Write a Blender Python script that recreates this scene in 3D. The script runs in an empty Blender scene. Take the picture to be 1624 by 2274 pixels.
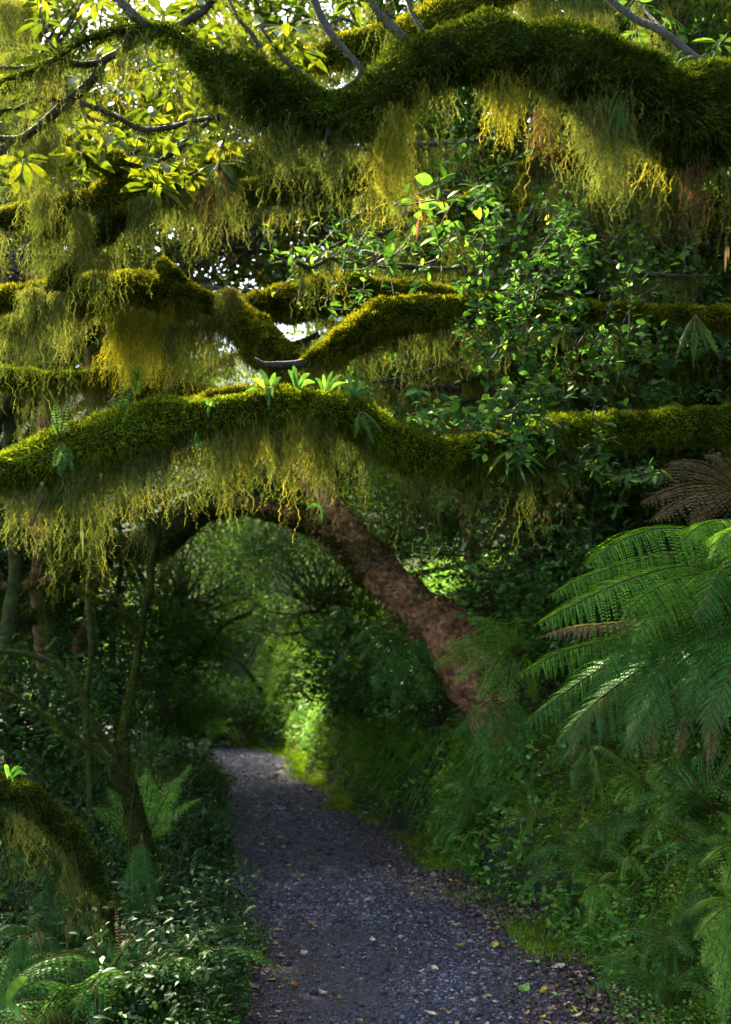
import bpy, math, random
import numpy as np
from mathutils import Vector

sc = bpy.context.scene
PI = math.pi
R = math.radians
rng = np.random.default_rng(7)
random.seed(7)

# ------------------------------------------------------------------ camera, sky, sun, exposure
CAMZ, PITCH, LENS = 1.6, R(6.8), 40.0
cam_d = bpy.data.cameras.new('camera')
cam = bpy.data.objects.new('camera', cam_d)
sc.collection.objects.link(cam)
cam.location = (0, 0, CAMZ)
cam.rotation_euler = (PI / 2 + PITCH, 0, 0)
cam_d.sensor_fit = 'VERTICAL'
cam_d.sensor_height = 36.0
cam_d.sensor_width = 36.0
cam_d.lens = LENS
cam_d.clip_start = 0.05
cam_d.clip_end = 600
cam_d.dof.use_dof = True
cam_d.dof.focus_distance = 4.9
cam_d.dof.aperture_fstop = 2.8
sc.camera = cam

SUN = Vector((-0.40, 0.60, 0.76)).normalized()
w = bpy.data.worlds.new("World")
sc.world = w
w.use_nodes = True
nt = w.node_tree
nt.nodes.clear()
sky = nt.nodes.new('ShaderNodeTexSky')
sky.sky_type = 'NISHITA'
sky.sun_disc = False
sky.sun_elevation = math.asin(SUN.z)
sky.sun_rotation = math.atan2(SUN.x, SUN.y) % (2 * PI)
sky.air_density = 1.0
sky.dust_density = 2.0
bg = nt.nodes.new('ShaderNodeBackground')
bg.inputs['Strength'].default_value = 0.15
wo = nt.nodes.new('ShaderNodeOutputWorld')
nt.links.new(sky.outputs[0], bg.inputs['Color'])
nt.links.new(bg.outputs[0], wo.inputs['Surface'])
sl = bpy.data.lights.new('sun', 'SUN')
sl.energy = 4.4
sl.angle = R(0.8)
sl.color = (1.0, 0.90, 0.70)
so = bpy.data.objects.new('sun', sl)
so.rotation_euler = SUN.to_track_quat('Z', 'Y').to_euler()
so.location = (0, 0, 30)
sc.collection.objects.link(so)
sc.view_settings.view_transform = 'Standard'
sc.view_settings.look = 'None'
sc.view_settings.gamma = 1
sc.view_settings.exposure = 3.45
cy = sc.cycles
cy.max_bounces = 7
cy.diffuse_bounces = 3
cy.glossy_bounces = 2
cy.transmission_bounces = 6
cy.transparent_max_bounces = 4
cy.caustics_reflective = False
cy.caustics_refractive = False
cy.use_denoising = True
cy.sample_clamp_indirect = 6

F = 2274 * LENS / 36.0
CP, SP = math.cos(PITCH), math.sin(PITCH)


def P(u, v, d):
    """the world point seen at (u, v) of the 1624x2274 photograph, d metres down the track"""
    a, b = (u - 812) / F, -(v - 1137) / F
    y = CP - SP * b
    z = SP + CP * b
    k = d / y
    return np.array([a * k, d, CAMZ + z * k])


# ------------------------------------------------------------------ node helpers
def new_mat(name):
    m = bpy.data.materials.new(name)
    m.use_nodes = True
    m.node_tree.nodes.clear()
    return m, m.node_tree, m.node_tree.nodes, m.node_tree.links


def c4(c):
    return (c[0], c[1], c[2], 1.0)


def ramp(N, stops):
    r = N.new('ShaderNodeValToRGB')
    e = r.color_ramp.elements
    while len(e) < len(stops):
        e.new(0.5)
    for i, (p, c) in enumerate(stops):
        e[i].position = p
        e[i].color = c4(c)
    return r


def leaf_mat(name, stops, trans=0.45, tint=(1.7, 1.5, 0.5), gloss=0.06, rough=0.35, clump=0.0):
    """two sided leaf: diffuse + light passing through + a waxy sheen; 'rnd' is one value per leaf"""
    m, t, N, L = new_mat(name)
    at = N.new('ShaderNodeAttribute')
    at.attribute_name = 'rnd'
    fac = at.outputs['Fac']
    if clump:
        g = N.new('ShaderNodeNewGeometry')
        no = N.new('ShaderNodeTexNoise')
        no.inputs['Scale'].default_value = clump
        L.new(g.outputs['Position'], no.inputs['Vector'])
        mx = N.new('ShaderNodeMath')
        mx.operation = 'MULTIPLY_ADD'
        mx.inputs[1].default_value = 1.6
        L.new(no.outputs['Fac'], mx.inputs[0])
        sb = N.new('ShaderNodeMath')
        sb.operation = 'SUBTRACT'
        sb.inputs[1].default_value = 0.8
        L.new(fac, sb.inputs[0])
        L.new(sb.outputs[0], mx.inputs[2])
        fac = mx.outputs[0]
    r = ramp(N, stops)
    L.new(fac, r.inputs['Fac'])
    gp_ = N.new('ShaderNodeNewGeometry')
    nz = N.new('ShaderNodeTexNoise')
    nz.inputs['Scale'].default_value = 45
    nz.inputs['Detail'].default_value = 3
    L.new(gp_.outputs['Position'], nz.inputs['Vector'])
    mr = N.new('ShaderNodeMapRange')
    mr.inputs['From Min'].default_value = .3
    mr.inputs['From Max'].default_value = .7
    mr.inputs['To Min'].default_value = .62
    mr.inputs['To Max'].default_value = 1.3
    L.new(nz.outputs['Fac'], mr.inputs['Value'])
    vm = N.new('ShaderNodeVectorMath')
    vm.operation = 'SCALE'
    L.new(r.outputs['Color'], vm.inputs[0])
    L.new(mr.outputs[0], vm.inputs['Scale'])
    d = N.new('ShaderNodeBsdfDiffuse')
    L.new(vm.outputs[0], d.inputs['Color'])
    mu = N.new('ShaderNodeVectorMath')
    mu.operation = 'MULTIPLY'
    mu.inputs[1].default_value = tint
    L.new(vm.outputs[0], mu.inputs[0])
    tr = N.new('ShaderNodeBsdfTranslucent')
    L.new(mu.outputs[0], tr.inputs['Color'])
    mix = N.new('ShaderNodeMixShader')
    mix.inputs[0].default_value = trans
    L.new(d.outputs[0], mix.inputs[1])
    L.new(tr.outputs[0], mix.inputs[2])
    out = N.new('ShaderNodeOutputMaterial')
    if gloss > 0:
        gl = N.new('ShaderNodeBsdfGlossy')
        gl.inputs['Roughness'].default_value = rough
        gl.inputs['Color'].default_value = (.8, .9, .7, 1)
        m2 = N.new('ShaderNodeMixShader')
        m2.inputs[0].default_value = gloss
        L.new(mix.outputs[0], m2.inputs[1])
        L.new(gl.outputs[0], m2.inputs[2])
        L.new(m2.outputs[0], out.inputs['Surface'])
    else:
        L.new(mix.outputs[0], out.inputs['Surface'])
    return m


def noise_mat(name, stops, scale=8.0, detail=8.0, rough=0.85, bump=0.3, stretch=(1, 1, 1), bscale=None, spec=0.3, dist=0.02):
    m, t, N, L = new_mat(name)
    g = N.new('ShaderNodeTexCoord')
    mp = N.new('ShaderNodeMapping')
    mp.inputs['Scale'].default_value = stretch
    L.new(g.outputs['Object'], mp.inputs['Vector'])
    n1 = N.new('ShaderNodeTexNoise')
    n1.inputs['Scale'].default_value = scale
    n1.inputs['Detail'].default_value = detail
    n1.inputs['Roughness'].default_value = 0.65
    L.new(mp.outputs[0], n1.inputs['Vector'])
    r = ramp(N, stops)
    L.new(n1.outputs['Fac'], r.inputs['Fac'])
    n2 = N.new('ShaderNodeTexNoise')
    n2.inputs['Scale'].default_value = bscale or scale * 4
    n2.inputs['Detail'].default_value = 6
    L.new(mp.outputs[0], n2.inputs['Vector'])
    b = N.new('ShaderNodeBump')
    b.inputs['Strength'].default_value = bump
    b.inputs['Distance'].default_value = dist
    L.new(n2.outputs['Fac'], b.inputs['Height'])
    p = N.new('ShaderNodeBsdfPrincipled')
    p.inputs['Roughness'].default_value = rough
    p.inputs['Specular IOR Level'].default_value = spec
    L.new(r.outputs['Color'], p.inputs['Base Color'])
    L.new(b.outputs[0], p.inputs['Normal'])
    out = N.new('ShaderNodeOutputMaterial')
    L.new(p.outputs[0], out.inputs['Surface'])
    return m


def rnd_mat(name, stops, rough=0.7, spec=0.4, bump=0.0):
    m, t, N, L = new_mat(name)
    at = N.new('ShaderNodeAttribute')
    at.attribute_name = 'rnd'
    r = ramp(N, stops)
    L.new(at.outputs['Fac'], r.inputs['Fac'])
    p = N.new('ShaderNodeBsdfPrincipled')
    p.inputs['Roughness'].default_value = rough
    p.inputs['Specular IOR Level'].default_value = spec
    L.new(r.outputs['Color'], p.inputs['Base Color'])
    out = N.new('ShaderNodeOutputMaterial')
    L.new(p.outputs[0], out.inputs['Surface'])
    return m


M = {}
M['ground'] = noise_mat('forest_soil', [(0.3, (0.012, 0.010, 0.007)), (0.5, (0.022, 0.030, 0.010)), (0.7, (0.035, 0.055, 0.012))], 3.0, bump=0.8, spec=0.03)
M['path'] = noise_mat('gravel_grit', [(0.3, (0.02, 0.015, 0.017)), (0.5, (0.045, 0.038, 0.043)), (0.68, (0.10, 0.09, 0.10))], 60.0, bump=1.0, bscale=130, rough=0.8, dist=0.01)
M['stone'] = rnd_mat('gravel_stone', [(0.0, (0.015, 0.012, 0.018)), (0.45, (0.040, 0.033, 0.045)), (0.75, (0.08, 0.07, 0.095)), (0.94, (0.15, 0.125, 0.15)), (1.0, (0.26, 0.23, 0.25))], rough=0.7, spec=.2)
M['litter'] = rnd_mat('litter_flake', [(0.0, (0.02, 0.010, 0.009)), (0.6, (0.07, 0.035, 0.026)), (0.85, (0.16, 0.08, 0.055)), (0.95, (0.34, 0.22, 0.15)), (1.0, (0.45, 0.28, 0.07))], rough=0.6)
M['bark_dark'] = noise_mat('dark_bark', [(0.35, (0.012, 0.010, 0.008)), (0.65, (0.05, 0.04, 0.028))], 14, bump=0.6, stretch=(1, 1, 0.5))
M['bark_red'] = noise_mat('reddish_flaky_bark', [(0.34, (0.025, 0.013, 0.007)), (0.46, (0.09, 0.042, 0.018)), (0.56, (0.17, 0.08, 0.03)), (0.7, (0.30, 0.17, 0.075))], 9, bump=1.0, bscale=11, dist=0.05)
def bark_plates(name):
    m, t, N, L = new_mat(name)
    g = N.new('ShaderNodeTexCoord')
    n0 = N.new('ShaderNodeTexNoise'); n0.inputs['Scale'].default_value = 5; n0.inputs['Detail'].default_value = 5
    L.new(g.outputs['Object'], n0.inputs['Vector'])
    ad = N.new('ShaderNodeVectorMath'); ad.operation = 'MULTIPLY_ADD'
    ad.inputs[1].default_value = (.35, .35, .35)
    L.new(n0.outputs['Color'], ad.inputs[0]); L.new(g.outputs['Object'], ad.inputs[2])
    vo = N.new('ShaderNodeTexVoronoi'); vo.feature = 'DISTANCE_TO_EDGE'; vo.inputs['Scale'].default_value = 9
    L.new(ad.outputs[0], vo.inputs['Vector'])
    cr = ramp(N, [(0.0, (0, 0, 0)), (0.10, (1, 1, 1))]); L.new(vo.outputs['Distance'], cr.inputs['Fac'])
    vc = N.new('ShaderNodeTexVoronoi'); vc.inputs['Scale'].default_value = 9; L.new(ad.outputs[0], vc.inputs['Vector'])
    n1 = N.new('ShaderNodeTexNoise'); n1.inputs['Scale'].default_value = 22; n1.inputs['Detail'].default_value = 9
    L.new(g.outputs['Object'], n1.inputs['Vector'])
    sp = N.new('ShaderNodeSeparateColor'); L.new(vc.outputs['Color'], sp.inputs[0])
    mx = N.new('ShaderNodeMath'); mx.operation = 'MULTIPLY_ADD'; mx.inputs[1].default_value = .16
    L.new(sp.outputs[0], mx.inputs[0])
    m2 = N.new('ShaderNodeMath'); m2.operation = 'MULTIPLY'; m2.inputs[1].default_value = .95; L.new(n1.outputs['Fac'], m2.inputs[0])
    L.new(m2.outputs[0], mx.inputs[2])
    r = ramp(N, [(0.30, (0.03, 0.014, 0.008)), (0.48, (0.11, 0.050, 0.022)), (0.62, (0.20, 0.095, 0.042)), (0.8, (0.33, 0.19, 0.10))])
    L.new(mx.outputs[0], r.inputs['Fac'])
    mul = N.new('ShaderNodeMix'); mul.data_type = 'RGBA'; mul.blend_type = 'MULTIPLY'; mul.inputs[0].default_value = .3
    L.new(r.outputs['Color'], mul.inputs[6]); L.new(cr.outputs['Color'], mul.inputs[7])
    hsum = N.new('ShaderNodeMath'); hsum.operation = 'ADD'; L.new(mx.outputs[0], hsum.inputs[0]); L.new(cr.outputs['Color'], hsum.inputs[1])
    b = N.new('ShaderNodeBump'); b.inputs['Strength'].default_value = 1.0; b.inputs['Distance'].default_value = .03
    L.new(mx.outputs[0], b.inputs['Height'])
    p = N.new('ShaderNodeBsdfPrincipled'); p.inputs['Roughness'].default_value = .85; p.inputs['Specular IOR Level'].default_value = .15
    L.new(mul.outputs[2], p.inputs['Base Color']); L.new(b.outputs[0], p.inputs['Normal'])
    out = N.new('ShaderNodeOutputMaterial'); L.new(p.outputs[0], out.inputs['Surface'])
    return m


M['bark_red'] = bark_plates('reddish_plated_bark')
M['bark_green'] = noise_mat('mossy_bark', [(0.35, (0.015, 0.014, 0.007)), (0.52, (0.035, 0.040, 0.010)), (0.7, (0.05, 0.07, 0.010))], 9, bump=0.8, spec=.05)
M['under'] = noise_mat('moss_underlayer', [(0.35, (0.010, 0.014, 0.003)), (0.7, (0.035, 0.045, 0.006))], 18, bump=0.8, spec=0.0)
MOSS = [(0.0, (0.022, 0.022, 0.005)), (0.2, (0.05, 0.045, 0.006)), (0.45, (0.075, 0.095, 0.008)), (0.8, (0.15, 0.17, 0.012)), (1.0, (0.26, 0.23, 0.02))]
M['moss'] = leaf_mat('moss_fuzz', MOSS, trans=0.4, tint=(1.6, 1.4, 0.4), gloss=0, clump=9.0)
M['moss_green'] = leaf_mat('green_moss_fuzz', [(0.0, (0.03, 0.026, 0.006)), (0.18, (0.05, 0.055, 0.006)), (0.5, (0.09, 0.125, 0.010)), (1.0, (0.22, 0.26, 0.02))], trans=0.4, tint=(1.4, 1.4, 0.4), gloss=0, clump=7.0)
M['moss_bank'] = leaf_mat('bank_moss_fuzz', [(0.0, (0.025, 0.055, 0.005)), (0.5, (0.11, 0.19, 0.012)), (1.0, (0.26, 0.36, 0.03))], trans=0.4, tint=(1.4, 1.4, 0.4), gloss=0, clump=4.0)
M['moss_dark_shade'] = leaf_mat('shaded_dark_moss_fuzz', [(0.0, (0.008, 0.012, 0.004)), (0.5, (0.03, 0.042, 0.007)), (1.0, (0.09, 0.12, 0.012))], trans=0.3, tint=(1.4, 1.4, 0.4), gloss=0, clump=9.0)  # dark moss; the shade over the top limb is put into this colour
M['beard'] = leaf_mat('hanging_lichen', [(0.0, (0.05, 0.055, 0.012)), (0.5, (0.12, 0.13, 0.03)), (0.85, (0.21, 0.215, 0.06)), (1.0, (0.24, 0.16, 0.05))], trans=0.45, tint=(1.2, 1.3, 0.6), gloss=0, clump=4.0)
M['beard_gold'] = leaf_mat('golden_lichen', [(0.0, (0.14, 0.13, 0.02)), (0.6, (0.28, 0.25, 0.03)), (1.0, (0.40, 0.31, 0.05))], trans=0.5, tint=(1.3, 1.3, 0.5), gloss=0)
M['beard_brown'] = leaf_mat('brown_lichen', [(0.0, (0.05, 0.028, 0.012)), (0.6, (0.12, 0.07, 0.03)), (1.0, (0.2, 0.12, 0.05))], trans=0.35, tint=(1.3, 1.1, 0.8), gloss=0)
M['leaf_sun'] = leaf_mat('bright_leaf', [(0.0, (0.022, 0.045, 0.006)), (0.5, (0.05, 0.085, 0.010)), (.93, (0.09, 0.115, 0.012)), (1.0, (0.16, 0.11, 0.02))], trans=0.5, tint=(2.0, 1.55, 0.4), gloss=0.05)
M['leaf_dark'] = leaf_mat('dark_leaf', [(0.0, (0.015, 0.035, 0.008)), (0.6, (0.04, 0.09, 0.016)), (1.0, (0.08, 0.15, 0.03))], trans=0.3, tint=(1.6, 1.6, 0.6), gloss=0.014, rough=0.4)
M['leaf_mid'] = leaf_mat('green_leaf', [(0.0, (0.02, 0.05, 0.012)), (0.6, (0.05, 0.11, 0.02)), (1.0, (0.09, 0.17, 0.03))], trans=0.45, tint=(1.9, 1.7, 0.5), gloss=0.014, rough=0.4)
M['leaf_wood'] = leaf_mat('woodland_leaf', [(0.0, (0.03, 0.07, 0.015)), (0.6, (0.06, 0.12, 0.02)), (1.0, (0.10, 0.17, 0.03))], trans=0.5, tint=(2.0, 1.8, 0.5), gloss=0.03)
M['leaf_climb'] = leaf_mat('climber_leaf', [(0.0, (0.02, 0.055, 0.010)), (0.5, (0.05, 0.125, 0.020)), (.94, (0.12, 0.23, 0.04)), (1.0, (0.20, 0.16, 0.04))], trans=0.4, tint=(1.6, 1.6, 0.6), gloss=0.014, rough=0.4)
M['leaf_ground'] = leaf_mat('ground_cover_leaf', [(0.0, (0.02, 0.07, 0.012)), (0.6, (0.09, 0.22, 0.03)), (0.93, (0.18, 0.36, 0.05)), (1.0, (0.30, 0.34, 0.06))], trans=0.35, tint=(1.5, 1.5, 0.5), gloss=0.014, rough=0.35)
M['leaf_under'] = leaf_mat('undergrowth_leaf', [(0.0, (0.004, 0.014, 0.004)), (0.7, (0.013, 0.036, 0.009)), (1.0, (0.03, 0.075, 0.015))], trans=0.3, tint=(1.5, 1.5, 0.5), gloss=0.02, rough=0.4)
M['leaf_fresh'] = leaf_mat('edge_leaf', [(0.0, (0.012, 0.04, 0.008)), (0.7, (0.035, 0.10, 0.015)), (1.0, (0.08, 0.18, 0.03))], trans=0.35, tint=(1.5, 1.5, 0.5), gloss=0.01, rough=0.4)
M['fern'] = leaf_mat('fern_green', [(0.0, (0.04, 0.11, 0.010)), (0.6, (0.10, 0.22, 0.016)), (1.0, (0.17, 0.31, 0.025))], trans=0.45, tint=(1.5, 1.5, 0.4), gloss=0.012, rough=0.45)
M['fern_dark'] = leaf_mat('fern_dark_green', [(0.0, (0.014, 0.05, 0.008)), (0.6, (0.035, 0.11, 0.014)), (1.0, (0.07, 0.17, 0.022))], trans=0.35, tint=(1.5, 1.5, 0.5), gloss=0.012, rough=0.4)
M['fern_dry'] = leaf_mat('fern_dry', [(0.0, (0.09, 0.05, 0.02)), (0.6, (0.2, 0.12, 0.05)), (1.0, (0.3, 0.2, 0.08))], trans=0.35, tint=(1.3, 1.2, 0.7), gloss=0.03)
M['rachis'] = noise_mat('fern_stalk', [(0.3, (0.05, 0.035, 0.012)), (0.7, (0.10, 0.08, 0.025))], 20, bump=0.1, rough=.95, spec=0.0)
M['twig'] = noise_mat('twig_bark', [(0.3, (0.02, 0.014, 0.012)), (0.7, (0.07, 0.05, 0.035))], 30, bump=0.3)
FALL = {
    'yellow': [(0.0, (0.42, 0.30, 0.03)), (1.0, (0.62, 0.46, 0.06))],
    'orange': [(0.0, (0.42, 0.15, 0.03)), (1.0, (0.58, 0.26, 0.05))],
    'pale pink': [(0.0, (0.40, 0.25, 0.2)), (1.0, (0.55, 0.38, 0.3))],
    'cream': [(0.0, (0.50, 0.42, 0.26)), (1.0, (0.62, 0.55, 0.36))],
    'pale green': [(0.0, (0.22, 0.34, 0.07)), (1.0, (0.34, 0.46, 0.1))],
    'brown': [(0.0, (0.14, 0.06, 0.03)), (1.0, (0.2, 0.09, 0.05))],
}
for k_, st_ in FALL.items():
    M['fall ' + k_] = leaf_mat('fallen_leaf_' + k_.replace(' ', '_'), st_, trans=0.2, tint=(1.1, 1.1, 0.8), gloss=0.04)


# ------------------------------------------------------------------ mesh helpers
def norm(v):
    n = np.linalg.norm(v, axis=-1, keepdims=True)
    return v / np.maximum(n, 1e-9)


class Geo:
    """collects triangles; build() links them as ONE mesh object"""

    def __init__(s):
        s.v, s.f, s.r, s.n = [], [], [], 0

    def add(s, v, f, r=None):
        v = np.asarray(v, float).reshape(-1, 3)
        f = np.asarray(f, np.int64).reshape(-1, 3)
        if r is None:
            r = np.full(len(f), rng.random())
        s.v.append(v)
        s.f.append(f + s.n)
        s.r.append(np.asarray(r, float))
        s.n += len(v)
        return s

    def mesh(s, name, mat, smooth=False, origin=(0, 0, 0)):
        V = np.concatenate(s.v) - np.asarray(origin)
        T = np.concatenate(s.f)
        A = np.concatenate(s.r)
        me = bpy.data.meshes.new(name)
        me.vertices.add(len(V))
        me.vertices.foreach_set('co', V.astype(np.float32).ravel())
        me.loops.add(len(T) * 3)
        me.loops.foreach_set('vertex_index', T.astype(np.int32).ravel())
        me.polygons.add(len(T))
        me.polygons.foreach_set('loop_start', np.arange(0, len(T) * 3, 3, dtype=np.int32))
        me.polygons.foreach_set('loop_total', np.full(len(T), 3, np.int32))
        if smooth:
            me.polygons.foreach_set('use_smooth', np.ones(len(T), bool))
        a = me.attributes.new('rnd', 'FLOAT', 'FACE')
        a.data.foreach_set('value', A.astype(np.float32))
        me.materials.append(mat)
        me.update()
        return me


def link(name, data, parent=None, loc=None):
    o = bpy.data.objects.new(name, data)
    sc.collection.objects.link(o)
    if parent is not None:
        o.parent = parent
    if loc is not None:
        o.location = loc
    return o


def root_origin(o):
    while o.parent is not None:
        o = o.parent
    return np.array(o.location)


def put(geo, name, mat, parent=None, smooth=False):
    """geo is in world coordinates; the part keeps its thing's origin"""
    if not geo.v:
        return None
    org = root_origin(parent) if parent is not None else (0, 0, 0)
    return link(name, geo.mesh(name, M[mat], smooth, org), parent)


def tag(o, label=None, cat=None, group=None, kind=None):
    if label: o['label'] = label
    if cat: o['category'] = cat
    if group: o['group'] = group
    if kind: o['kind'] = kind
    return o


def thing(name, label, cat, loc, group=None, rz=0.0):
    o = bpy.data.objects.new(name, None)
    sc.collection.objects.link(o)
    o.location = tuple(float(c) for c in loc)
    o.rotation_euler = (0, 0, rz)
    o.empty_display_size = 0.1
    return tag(o, label, cat, group)


def copy_tree(o, parent=None):
    c = o.copy()
    sc.collection.objects.link(c)
    if parent is not None:
        c.parent = parent
    for ch in list(o.children):
        copy_tree(ch, c)
    return c


def sines(p, freq, seed, octaves=3):
    """cheap smooth noise, about -1..1"""
    g = np.random.default_rng(seed)
    out = np.zeros(p.shape[:-1])
    a, tot = 1.0, 0.0
    for _ in range(octaves):
        for _ in range(3):
            k = norm(g.normal(size=3)) * freq
            out += a * np.sin(p @ k + g.random() * 6.28)
            tot += a * 0.75
        freq *= 2.1
        a *= 0.55
    return out / tot


def spline(ctrl, n):
    """Catmull-Rom through rows of ctrl (any width)"""
    c = np.asarray(ctrl, float)
    c = np.vstack([2 * c[0] - c[1], c, 2 * c[-1] - c[-2]])
    m = len(c) - 3
    t = np.linspace(0, m - 1e-6, n)
    i = t.astype(int)
    f = (t - i)[:, None]
    a, b, d, e = c[i], c[i + 1], c[i + 2], c[i + 3]
    return 0.5 * (2 * b + (d - a) * f + (2 * a - 5 * b + 4 * d - e) * f ** 2 + (3 * b - a - 3 * d + e) * f ** 3)


def frames(p):
    t = norm(np.gradient(p, axis=0))
    n = np.zeros_like(t)
    up = np.array([0, 0, 1.0]) if abs(t[0][2]) < 0.8 else np.array([0, 1.0, 0])
    v = up - t[0] * (up @ t[0])
    for i in range(len(t)):
        v = v - t[i] * (v @ t[i])
        v = v / max(np.linalg.norm(v), 1e-9)
        n[i] = v
    return t, n, np.cross(t, n)


def tube(geo, p, r, sides=8, rough=0.0, seed=1, freq=8.0, cap=True):
    p = np.asarray(p, float)
    r = np.broadcast_to(np.asarray(r, float), (len(p),))
    t, n, b = frames(p)
    a = np.linspace(0, 2 * PI, sides, endpoint=False)
    ring = n[:, None, :] * np.cos(a)[None, :, None] + b[:, None, :] * np.sin(a)[None, :, None]
    v = p[:, None, :] + ring * r[:, None, None]
    if rough:
        v = v + ring * (sines(v, freq, seed) * r[:, None] * rough)[..., None]
    K, S = len(p), sides
    i = np.arange(K - 1)[:, None] * S
    j = np.arange(S)[None, :]
    a0 = i + j
    a1 = i + (j + 1) % S
    f = np.concatenate([np.stack([a0, a1, a1 + S], -1).reshape(-1, 3), np.stack([a0, a1 + S, a0 + S], -1).reshape(-1, 3)])
    v = v.reshape(-1, 3)
    if cap:
        v = np.vstack([v, p[0:1], p[-1:]])
        e = np.arange(S)
        f = np.vstack([f, np.stack([np.full(S, K * S), (e + 1) % S, e], -1),
                       np.stack([np.full(S, K * S + 1), (K - 1) * S + e, (K - 1) * S + (e + 1) % S], -1)])
    geo.add(v, f)
    return v


# templates: x along the leaf, y across, z up; unit length and width
LEAF = (np.array([[0, 0, 0], [.22, .34, .05], [.22, -.34, .05], [.55, .48, .04], [.55, -.48, .04], [.82, .26, -.02], [.82, -.26, -.02],
                  [1, 0, -.10], [.25, 0, 0], [.58, 0, 0.0]], float),
        np.array([[0, 2, 8], [0, 8, 1], [8, 2, 4], [8, 4, 9], [1, 8, 9], [1, 9, 3], [9, 4, 6], [9, 6, 7], [3, 9, 5], [5, 9, 7]]))
DIAM = (np.array([[0, 0, 0], [.5, .5, .06], [1, 0, -.06], [.5, -.5, .06]], float), np.array([[0, 2, 1], [0, 3, 2]]))
SPIKE = (np.array([[0, .5, 0], [0, -.5, 0], [1, 0, 0]], float), np.array([[0, 1, 2]]))
ROUND = (np.array([[0, 0, 0], [.3, .45, .03], [.75, .45, .02], [1, 0, -.02], [.75, -.45, .02], [.3, -.45, .03]], float),
         np.array([[0, 5, 1], [1, 5, 4], [1, 4, 2], [2, 4, 3]]))
_g = (1 + 5 ** .5) / 2
_iv = norm(np.array([[-1, _g, 0], [1, _g, 0], [-1, -_g, 0], [1, -_g, 0], [0, -1, _g], [0, 1, _g], [0, -1, -_g], [0, 1, -_g],
                     [_g, 0, -1], [_g, 0, 1], [-_g, 0, -1], [-_g, 0, 1]], float))
ICO = (_iv, np.array([[0, 11, 5], [0, 5, 1], [0, 1, 7], [0, 7, 10], [0, 10, 11], [1, 5, 9], [5, 11, 4], [11, 10, 2], [10, 7, 6], [7, 1, 8],
                      [3, 9, 4], [3, 4, 2], [3, 2, 6], [3, 6, 8], [3, 8, 9], [4, 9, 5], [2, 4, 11], [6, 2, 10], [8, 6, 7], [9, 8, 1]]))


def stamp(geo, tpl, pos, xd, zd, L, W, r=None, H=None):
    tv, tf = tpl
    pos = np.asarray(pos, float).reshape(-1, 3)
    n = len(pos)
    if n == 0:
        return
    xd = norm(np.broadcast_to(xd, (n, 3)))
    zd = np.broadcast_to(zd, (n, 3))
    yd = norm(np.cross(zd, xd) + 1e-6)
    zd = np.cross(xd, yd)
    L = np.broadcast_to(L, (n,))
    W = np.broadcast_to(W, (n,))
    H = L if H is None else np.broadcast_to(H, (n,))
    v = (pos[:, None, :] + xd[:, None, :] * (tv[None, :, 0] * L[:, None])[..., None]
         + yd[:, None, :] * (tv[None, :, 1] * W[:, None])[..., None]
         + zd[:, None, :] * (tv[None, :, 2] * H[:, None])[..., None])
    f = tf[None] + (np.arange(n) * len(tv))[:, None, None]
    if r is None:
        r = rng.random(n)
    geo.add(v.reshape(-1, 3), f.reshape(-1, 3), np.repeat(r, len(tf)))


def rv(n, s=1.0):
    return rng.normal(size=(n, 3)) * s


DOWN = np.array([0, 0, -1.0])


# ------------------------------------------------------------------ moss and lichen
def moss_coat(geo, p, r, n, ln=0.018, wd=0.004, sag=0.35, rough=0.35, seed=1, freq=8.0, thick=0.0, lo=0.0, hi=1.0):
    """tufts standing off a limb whose surface is tube(p, r)"""
    K = len(p)
    t, nn, b = frames(p)
    seg = np.linalg.norm(np.diff(p, axis=0), axis=1)
    wgt = (r[:-1] + r[1:]) * seg
    s_ = np.linspace(0, 1, K - 1)
    wgt = wgt * ((s_ >= lo) & (s_ <= hi))
    n = int(n * 1.15)
    i = rng.choice(K - 1, n, p=wgt / wgt.sum())
    f = rng.random(n)[:, None]
    c = p[i] * (1 - f) + p[i + 1] * f
    rr = r[i] * (1 - f[:, 0]) + r[i + 1] * f[:, 0]
    a = rng.random(n) * 2 * PI
    N_ = norm(nn[i] * np.cos(a)[:, None] + b[i] * np.sin(a)[:, None])
    q = c + N_ * rr[:, None]
    q = q + N_ * (sines(q, freq, seed) * rr * rough)[:, None] * 1.0
    q = q - N_ * 0.004
    if thick:
        q = q + N_ * (rng.random(n) * thick)[:, None]
    low = np.clip(-N_[:, 2], 0, 1)
    cl = sines(q, 26, seed + 9) * .5 + sines(q, 60, seed + 8) * .5          # tufts gather in cushions
    kp = cl + rng.normal(size=n) * .25 > -.5
    q, N_, low, i, n, cl = q[kp], N_[kp], low[kp], i[kp], int(kp.sum()), cl[kp]
    q = q + N_ * (np.clip(cl + .1, 0, 1) * ln * 1.9)[:, None]
    ln = ln * (.55 + .9 * np.clip(sines(q, 7, seed + 12) * .5 + .5, 0, 1))
    d = norm(N_ * 0.8 + DOWN * (sag * (0.35 + low))[:, None] + t[i] * rng.normal(size=(n, 1)) * 0.5 + rv(n, 0.35))
    L = ln * (0.35 + .8 * rng.random(n)) * (1 + 1.2 * low)
    stamp(geo, SPIKE, q, d, rv(n), L, wd * (0.7 + 0.8 * rng.random(n)))


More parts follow.
